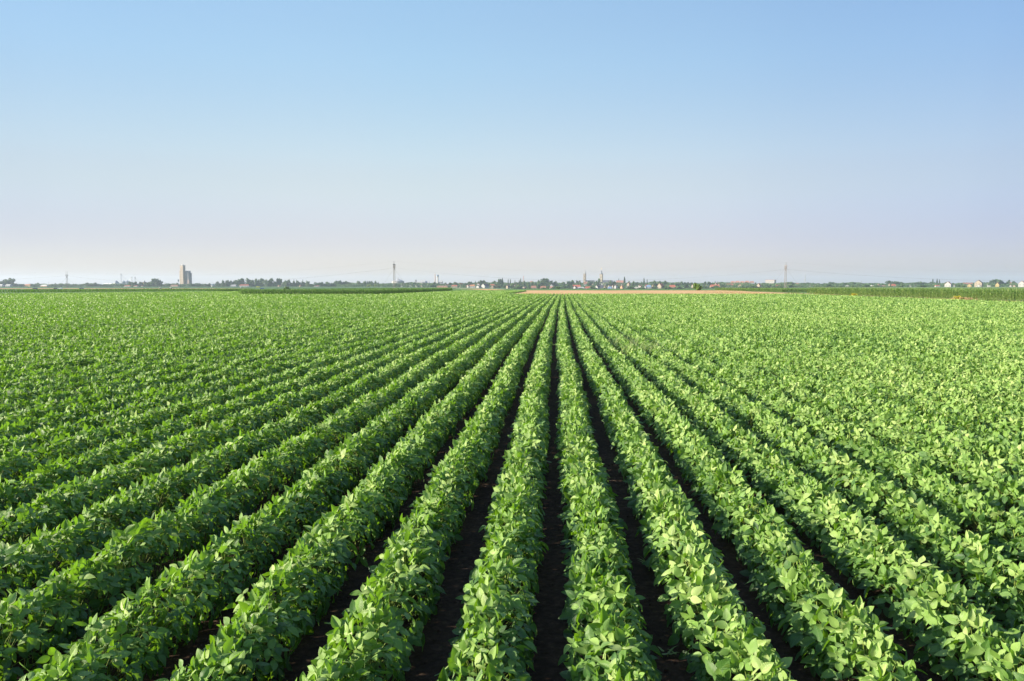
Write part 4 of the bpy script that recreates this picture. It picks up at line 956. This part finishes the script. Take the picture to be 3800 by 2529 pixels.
grain_bin(462, 15, 1042, 1046.5, 2350, 'dull grey grain bin just right of the tall thin elevator leg', BD, STEEL)
grain_bin(476, 15, 1041.5, 1046, 2380, 'dull grey grain bin half behind trees, rightmost of the bins', BD, STEEL)
def elevator_leg(px, ytop, D, dx, label):
    o = placed('conveyor_mast', px, D, 0, label, 'conveyor'); zt = zpx(ytop, D)
    MB().box(-.6, .6, -.6, .6, 0, zt).build('leg', STEEL, o)
    MB().box(-1.2, 1.2, -1, 1, zt - 2.2, zt + .6).build('head', STEEL, o)
    MB().tube((0, 0, zt - 2), (dx, 0, zt - abs(dx) * 1.1), .35).build('spout', STEEL, o)
elevator_leg(453.5, 1017, 2250, 14, 'tall thin steel conveyor mast rising between the round grain bins')
elevator_leg(493.5, 1028.5, 2300, -9, 'short steel conveyor mast right of the grain bins, spout sloping to the left')
elevator_leg(505, 1029.5, 2300, 15, 'short steel conveyor mast right of the grain bins, spout sloping to the right')

# domed hall
o = placed('round_hall', 1250 + 1075 / 4.712, 2350, 0, 'big round white storage hall with low cone roof behind the middle pylon', 'hall')
kk = 2350 / FPX; r = 107 / 4.712 * kk
ze = zpx(940 + 492 / 4.712, 2350); zt = zpx(940 + 452 / 4.712, 2350)
MB().lathe([(r, 0), (r, ze)], n=32).build('wall', WM['white'], o); c = MB().lathe([(r * 1.02, ze), (r * .5, ze + (zt - ze) * .6), (r * .08, zt), (r * .08, zt + 1.5)], n=32).build('roof', RM['grey'], o)
MB().tube((0, 0, zt + 1), (0, 0, zt + 5), 1.2, .6).build('vent', RM['grey'], c)
# factory tower block, chimney, water tower
o = placed('factory_tower', 1250 + 1385 / 4.712, 2400, R(-20), 'small grey square tower among the factory halls', 'tower')
zt = zpx(940 + 470 / 4.712, 2400); MB().box(-1.7, 1.7, -1.7, 1.7, 0, zt).build('shaft', CONCD, o); MB().box(-2, 2, -2, 2, zt, zt + .8).build('cap', RM['dark'], o)
o = placed('factory_chimney', 1250 + 1722 / 4.712, 2300, 0, 'tall slim factory chimney just left of the water tower', 'chimney')
zt = zpx(940 + 358 / 4.712, 2300); MB().lathe([(1.7, 0), (1.0, zt)]).build('shaft', paint('chimney_brick', (0.40, .27, .22)), o); MB().lathe([(1.15, zt), (1.15, zt + .8)]).build('rim', WHITE, o)
o = placed('water_tower', 1250 + 1766 / 4.712, 2300, 0, 'white water tower with flared blue-grey tank beside the slim chimney', 'water tower')
zt = zpx(940 + 376 / 4.712, 2300); MB().lathe([(2.9, 0), (2.2, zt - 9), (2.0, zt - 7)]).build('shaft', WHITE, o)
MB().lathe([(2.1, zt - 7), (3.4, zt - 4.5), (3.4, zt - 3)]).build('collar', WHITE, o); MB().lathe([(3.3, zt - 3), (3.4, zt - .5), (1.2, zt + .3)]).build('tank', RM['blue'], o)
# red and white mast
def lattice(px, ytop, D, label, wid=1.6, banded=True, dish=None):
    o = placed('radio_mast', px, D, R(20), label, 'mast'); zt = zpx(ytop, D); n = 12; a, b = MB(), MB()
    for q in range(n):
        z0_, z1_ = zt * q / n, zt * (q + 1) / n; m = a if q % 2 == 0 else b
        w0, w1 = wid * (1 - .75 * q / n), wid * (1 - .75 * (q + 1) / n)
        cs = [(-1, -1), (1, -1), (1, 1), (-1, 1)]
        for (i1, j1), (i2, j2) in zip(cs, cs[1:] + cs[:1]):
            m.tube((i1 * w0, j1 * w0, z0_), (i1 * w1, j1 * w1, z1_), .16, n=4); m.tube((i1 * w0, j1 * w0, z0_), (i2 * w1, j2 * w1, z1_), .09, n=4)
    a.build('lattice', REDP if banded else STEEL, o); b.build('lattice', WHITE if banded else STEEL, o)
    MB().tube((0, 0, zt), (0, 0, zt + 3), .12).build('antenna', STEEL, o)
    if dish: MB().tube((-1.2, 0, zt * dish), (-1.2, 0, zt * dish + 3), .8).tube((1, 0, zt * dish + .5), (1, 0, zt * dish + 3), .6).build('panel', WHITE, o)
lattice(1942.5, 1018, 2250, 'red and white banded lattice radio mast above the town trees', 1.7)
lattice(2985, 1018, 2100, 'thin grey radio mast with a white panel right of the apartment block', 1.3, False, .5)
# stadium-like pole masts
for px, yt, D, lab in ((616, 1048, 1900, 'thin bare pole on the plain left of the concrete elevator'), (184, 1047, 2100, 'thin dark chimney pole above the orange roofed sheds'), (316, 1052, 2000, 'thin pole left of the broad clump near the grain bins'),
                       (72, 1050, 2000, 'thin pole standing right of the leftmost tall trees'), (3193, 1043, 2000, 'thin pole above the long red-roofed houses near the right'), (1732, 1043, 2100, 'thin pole between the factory and the gabled dark-roofed houses')):
    o = placed('utility_pole', px, D, 0, lab, 'pole'); zt = zpx(yt, D); MB().tube((0, 0, 0), (0, 0, zt), .22, .14).build('pole', POLE, o); MB().box(-1, 1, -.1, .1, zt - 1.2, zt - .9).build('crossarm', POLE, o)

# apartment rows
WCR = WM['cream']
o = placed('apartment_row', 2500 + 1190 / 4.712, 2300, R(-16), 'long cream apartment row with stepped red roofs left of the white block', 'apartment building')
k = 2300 / FPX / 4.712; L = 400 * k; zt = zpx(940 + 486 / 4.712, 2300)
for q in range(5):
    x0 = -L / 2 + q * L / 5; x1 = x0 + L / 5 - .25; dy_ = (q % 2) * 1.5
    MB().box(x0, x1, dy_, 13, 0, zt - 4.5 + (q % 2)).build('wall', WCR if q < 4 else WM['grey'], o)
    MB().gable(x0, x1, dy_, 13, zt - 4.5 + (q % 2) + .02, 4.0, .5, 'x', hip=2.5).build('roof', RM['pink' if q != 4 else 'brown'], o)
    for a in range(3):
        for f in range(3):
            c = x0 + (a + .5) * (x1 - x0) / 3; MB().box(c - .8, c + .8, dy_ - .08, dy_ + .05, 2 + f * 3, 3.5 + f * 3).build('window', GLASS, o)
o = placed('apartment_block', 2500 + 1700 / 4.712, 2250, R(-34), 'large white flat-roofed apartment block behind the pylon with its right wall in shade', 'apartment building')
zt = zpx(940 + 474 / 4.712, 2250); k = 2250 / FPX / 4.712
wx, wy = 130 * k / math.cos(R(34)), 60 * k / math.sin(R(34)) * .95
MB().box(-wx * .62, wx * .38, -wy * .4, wy * .6, 0, zt).build('wall', WM['white'], o)
MB().box(-wx * .62 - .4, wx * .38 + .4, -wy * .4 - .4, wy * .6 + .4, zt, zt + 1.1).build('roof', RM['brown'], o)
for a in range(7):
    for f in range(4):
        c = -wx * .62 + (a + .5) * wx / 7; z0_ = 3 + f * (zt - 3) / 4.3
        MB().box(c - .8, c + .8, -wy * .4 - .07, -wy * .4 + .05, z0_, z0_ + 1.4).build('window', GLASS, o)

# churches
D = 2300; zt = zpx(940 + 345 / 4.712, D); zs = zpx(940 + 250 / 4.712, D); zr = zpx(940 + 455 / 4.712, D)
c1 = placed('spired_church', 2100 + 325 / 4.712, D, R(-24), 'church with a slender grey pointed spire on a cream tower, left of the two churches', 'church')
STONE = paint('cream_stone', (0.23, 0.20, 0.165), .85, .08, .3)
c1.scale = (.76, .76, 1)
t = MB().box(-4.2, 4.2, -4.2, 4.2, 0, zt).build('tower', STONE, c1)
MB().box(-4.6, 4.6, -4.6, 4.6, zt, zt + .7).build('cornice', STONE, c1)
for sx in (-1, 1):
    for sy in (-1, 1): MB().tube((sx * 3.9, sy * 3.9, zt + .6), (sx * 3.9, sy * 3.9, zt + 5.5), .7, .05, 6).build('pinnacle', STONE, c1)
sp = MB().lathe([(3.9, zt + .7), (2.3, zt + 7), (.15, zs)], n=8).build('spire', paint('pale_spire', (.27, .28, .30), .6), c1)
MB().tube((0, 0, zs - .3), (0, 0, zs + 2.6), .15).box(-.7, .7, -.12, .12, zs + 1.5, zs + 1.8).build('cross', GOLD, sp)
for zf in (.55, .78): MB().box(-.8, .8, -4.3, -4.15, zt * zf, zt * zf + 4).build('window', GLASS, t)
MB().box(-4.3, -4.15, -.9, .9, zt * .72, zt * .72 + 5).build('window', GLASS, t)
MB().box(4.3, 38, -7, 7, 0, zr - 6).build('nave', STONE, c1); MB().gable(4.3, 38, -7, 7, zr - 5.98, 6.5, .5, 'x').build('nave_roof', RM['dark'], c1)

zt = zpx(940 + 350 / 4.712, D); zs = zpx(940 + 262 / 4.712, D)
c2 = placed('onion_domed_church', 2100 + 615 / 4.712, D, R(-24), 'church with a bright cream tower and dark onion dome, right of the two churches', 'church')
c2.scale = (.8, .8, 1)
t = MB().box(-4.8, 4.8, -4.8, 4.8, 0, zt).build('tower', paint('bright_stone', (0.29, 0.26, 0.21), .85, .06, .3), c2)
MB().box(-5.3, 5.3, -5.3, 5.3, zt, zt + .9).build('cornice', STONE, c2)
hh = zs - zt
dm = MB().lathe([(4.6, zt + .9), (5.0, zt + hh * .12), (4.4, zt + hh * .24), (2.6, zt + hh * .36), (1.9, zt + hh * .40)], n=14).build('onion_dome', SLATE, c2, smooth=True)
MB().lathe([(1.8, zt + hh * .40), (1.8, zt + hh * .55)], n=8).build('lantern', SLATE, c2)
MB().lathe([(2.3, zt + hh * .55), (2.2, zt + hh * .62), (.9, zt + hh * .74), (.15, zs)], n=12).build('small_dome', SLATE, c2, smooth=True)
MB().tube((0, 0, zs - .3), (0, 0, zs + 4.5), .22).tube((0, 0, zs + 1), (0, 0, zs + 2.2), .7).box(-1.1, 1.1, -.2, .2, zs + 3.0, zs + 3.5).build('cross', GOLD, c2)
for zf in (.5, .74):
    MB().box(-1, 1, -4.9, -4.75, zt * zf, zt * zf + 4.5).build('window', GLASS, t); MB().box(-4.9, -4.75, -1, 1, zt * zf, zt * zf + 4.5).build('window', GLASS, t)
MB().box(4.9, 44, -7.5, 7.5, 0, zr - 6.5).build('nave', STONE, c2); MB().gable(4.9, 44, -7.5, 7.5, zr - 6.48, 7, .5, 'x', hip=4).build('nave_roof', RM['dark'], c2)

# ------------------------------------------------------------------ pylons and wires
PYL = []
def pylon(px, D, ytop, ybar, ywire, rz, label):
    X = gx(px, D); zb = terrain(X, D); o = empty('portal_pylon', (X, D, zb), R(rz)); tag(o, label, 'pylon', 'power line pylons')
    zt, za, zw = (zpx(y, D) - zb for y in (ytop, ybar, ywire))
    hw = 3.2
    for sx in (-1, 1):
        MB().tube((sx * hw, 0, -.2), (sx * hw * .85, 0, za), .30, .22, 8).build('leg', POLE, o)
        MB().tube((sx * hw * .85, 0, za), (sx * hw * .9, 0, zt), .16, .08, 6).build('earth_wire_peak', POLE, o)
    b = MB().box(-5.2, 5.2, -.2, .2, za - .3, za + .3); b.build('crossarm', POLE, o)
    MB().tube((-3.4, 0, za * .72), (3.0, 0, za - .4), .12).tube((3.4, 0, za * .72), (-3.0, 0, za - .4), .12).build('cross_brace', POLE, o)
    ends = []
    for xx in (-4.9, 0, 4.9):
        MB().tube((xx, 0, zw + .1), (xx, 0, za - .3), .14).build('insulator', POLE, o); ends.append((xx, zw))
    for sx in (-1, 1):
        MB().tube((sx * 3.2, 0, za * .9), (sx * 3.2, sx * 14, 0), .05, n=4).build('guy_wire', POLE, o)
        ends.append((sx * hw * .9, zt))
    PYL.append((X, D, zb, ends, R(rz))); return o
kk = 4.712
pylon(253, 1050, 1006, 940 + 385 / kk, 940 + 398 / kk, 104, 'distant thin portal pylon standing beyond the left corn band')
pylon(1464.5, 760, 970, 940 + 200 / kk, 940 + 258 / kk, 87, 'tall portal pylon with two legs standing behind the middle corn strip')
pylon(2912, 765, 974, 940 + 222 / kk, 940 + 282 / kk, 83, 'tall portal pylon with two legs right of the white apartment block')
def wires(A, B, sag, sag2, label):
    root = empty('power_line', (A[0], A[1], 0)); tag(root, label, 'power line', 'power line spans')
    for q in range(5):
        (xa, za), (xb, zb2) = A[3][q], B[3][q]; s_ = sag if q < 3 else sag2
        p0 = Vector((A[0] + xa * math.cos(A[4]), A[1] + xa * math.sin(A[4]), A[2] + za)); p1 = Vector((B[0] + xb * math.cos(B[4]), B[1] + xb * math.sin(B[4]), B[2] + zb2))
        mb = MB(); prev = None
        for j in range(41):
            t = j / 40; p = p0.lerp(p1, t); p.z -= 4 * s_ * t * (1 - t); p -= Vector((A[0], A[1], 0))
            if prev is not None: mb.tube(prev, p, .016 if q < 3 else .009, n=4)
            prev = p
        mb.build('conductor' if q < 3 else 'earth_wire', WIRE, root)
offL = (gx(-900, 1350), 1350, 0.0, [(-4.9, 17), (0, 17), (4.9, 17), (-3.2, 25), (3.2, 25)], R(104))
offR = (gx(4700, 775), 775, 0.0, [(-4.9, 18), (0, 18), (4.9, 18), (-3.2, 25), (3.2, 25)], R(83))
wires(offL, PYL[0], 9, 7, 'sagging wires running out of the picture left of the thin distant pylon')
wires(PYL[0], PYL[1], 12, 9, 'sagging wires between the distant pylon and the middle pylon')
wires(PYL[1], PYL[2], 11.5, 9.5, 'sagging wires above the churches between the middle and right-hand pylons')
wires(PYL[2], offR, 11, 9, 'sagging wires running out of the picture right of the right-hand pylon')

# ------------------------------------------------------------------ cars on the road
def car(px, D, colour, rz, label):
    X = gx(px, D); o = empty('parked_car', (X, D, terrain(X, D) + .07), rz); tag(o, label, 'car', 'cars on the field road')
    M = paint('car_paint_' + label.split()[0], colour, .3, .03)
    side = [(-2.15, .35), (-2.2, .75), (-1.95, .95), (-1.35, 1.0), (-.75, 1.42), (.75, 1.45), (1.45, 1.02), (2.05, .88), (2.2, .6), (2.15, .35)]
    n = len(side); vs = [(x, -.82, z) for x, z in side] + [(x, .82, z) for x, z in side]
    MB().add(vs, [tuple(range(n)), tuple(range(2 * n - 1, n - 1, -1))] + [(i, i + n, (i + 1) % n + n, (i + 1) % n) for i in range(n)]).build('body', M, o)
    for sy in (-1, 1):
        MB().add([(-1.15, sy * .83, 1.02), (1.2, sy * .83, 1.02), (.7, sy * .83, 1.36), (-.7, sy * .83, 1.36)], [(0, 1, 2, 3)]).build('side_window', GLASS, o)
        for sx in (-1.35, 1.35): MB().tube((sx, sy * .68, .32), (sx, sy * .88, .32), .32, n=12).build('wheel', RUBBER, o)
car(134, 800, (.06, .08, .12), R(3), 'dark car left of the others on the road beyond the left corn')
car(211, 802, (.05, .06, .09), R(-2), 'dark car just left of the white car beyond the left corn')
car(226, 800, (.75, .75, .75), R(2), 'white car beyond the left corn beside the dark one')
car(306, 805, (.08, .10, .14), R(0), 'small dark car farther right than the white car')
car(975, 800, (.08, .14, .30), R(178), 'blue car passing behind the middle corn strip')
def wagon(px, D, colour, w_, h_, label, name='van', cat='van'):
    X = gx(px, D); o = empty(name, (X, D, terrain(X, D) + .05), R(4)); tag(o, label, cat)
    M = paint(name + '_paint', colour, .4, .03)
    side = [(-.5, .4), (-.5, .95), (-.42, 1.0), (.28, 1.0), (.42, .62), (.5, .55), (.5, .4)]
    vs = [(x * w_, -.9, z * h_) for x, z in side] + [(x * w_, .9, z * h_) for x, z in side]; n = len(side)
    MB().add(vs, [tuple(range(n)), tuple(range(2 * n - 1, n - 1, -1))] + [(i, i + n, (i + 1) % n + n, (i + 1) % n) for i in range(n)]).build('body', M, o)
    for sx in (-.32, .32): MB().tube((sx * w_, -.95, .4), (sx * w_, .95, .4), .42, n=12).build('wheel', RUBBER, o)
    MB().box(.1 * w_, .3 * w_, -.93, -.89, h_ * .68, h_ * .9).build('side_window', GLASS, o)
wagon(961, 1250, (.62, .66, .10), 6.0, 2.3, 'yellow-green van standing on the plain before the poplars')
wagon(597, 900, (.78, .78, .76), 1.9, 1.4, 'small white covered trailer beyond the left corn, left of its twin', 'trailer', 'trailer')
wagon(636, 900, (.78, .78, .76), 1.9, 1.4, 'small white covered trailer beyond the left corn, right of its twin', 'trailer', 'trailer')
o = placed('storage_tank', 896, 1300, 0, 'white round storage tank in front of the red-roofed shed', 'tank')
MB().lathe([(.4, 0), (1.1, .6), (1.2, 1.4), (.8, 2.1), (.1, 2.4)]).build('tank', WHITE, o, smooth=True); MB().box(-.9, .9, -.9, .9, 0, .3).build('base', CONCD, o)

# ------------------------------------------------------------------ hazy air
mb = MB().box(-9300, 9300, -400, 9300, -8, 110)
hm = bpy.data.materials.new('haze'); hm.use_nodes = True; nt = hm.node_tree
for n in list(nt.nodes): nt.nodes.remove(n)
out = N(nt, 'ShaderNodeOutputMaterial'); pv = N(nt, 'ShaderNodeVolumePrincipled')
pv.inputs['Color'].default_value = (0.68, 0.79, 1.0, 1); pv.inputs['Density'].default_value = 0.9e-4; pv.inputs['Anisotropy'].default_value = 0.2
nt.links.new(pv.outputs[0], out.inputs['Volume'])
o = mb.build('haze', hm); tag(o, 'pale bluish summer haze over the whole plain', 'haze', kind='stuff')
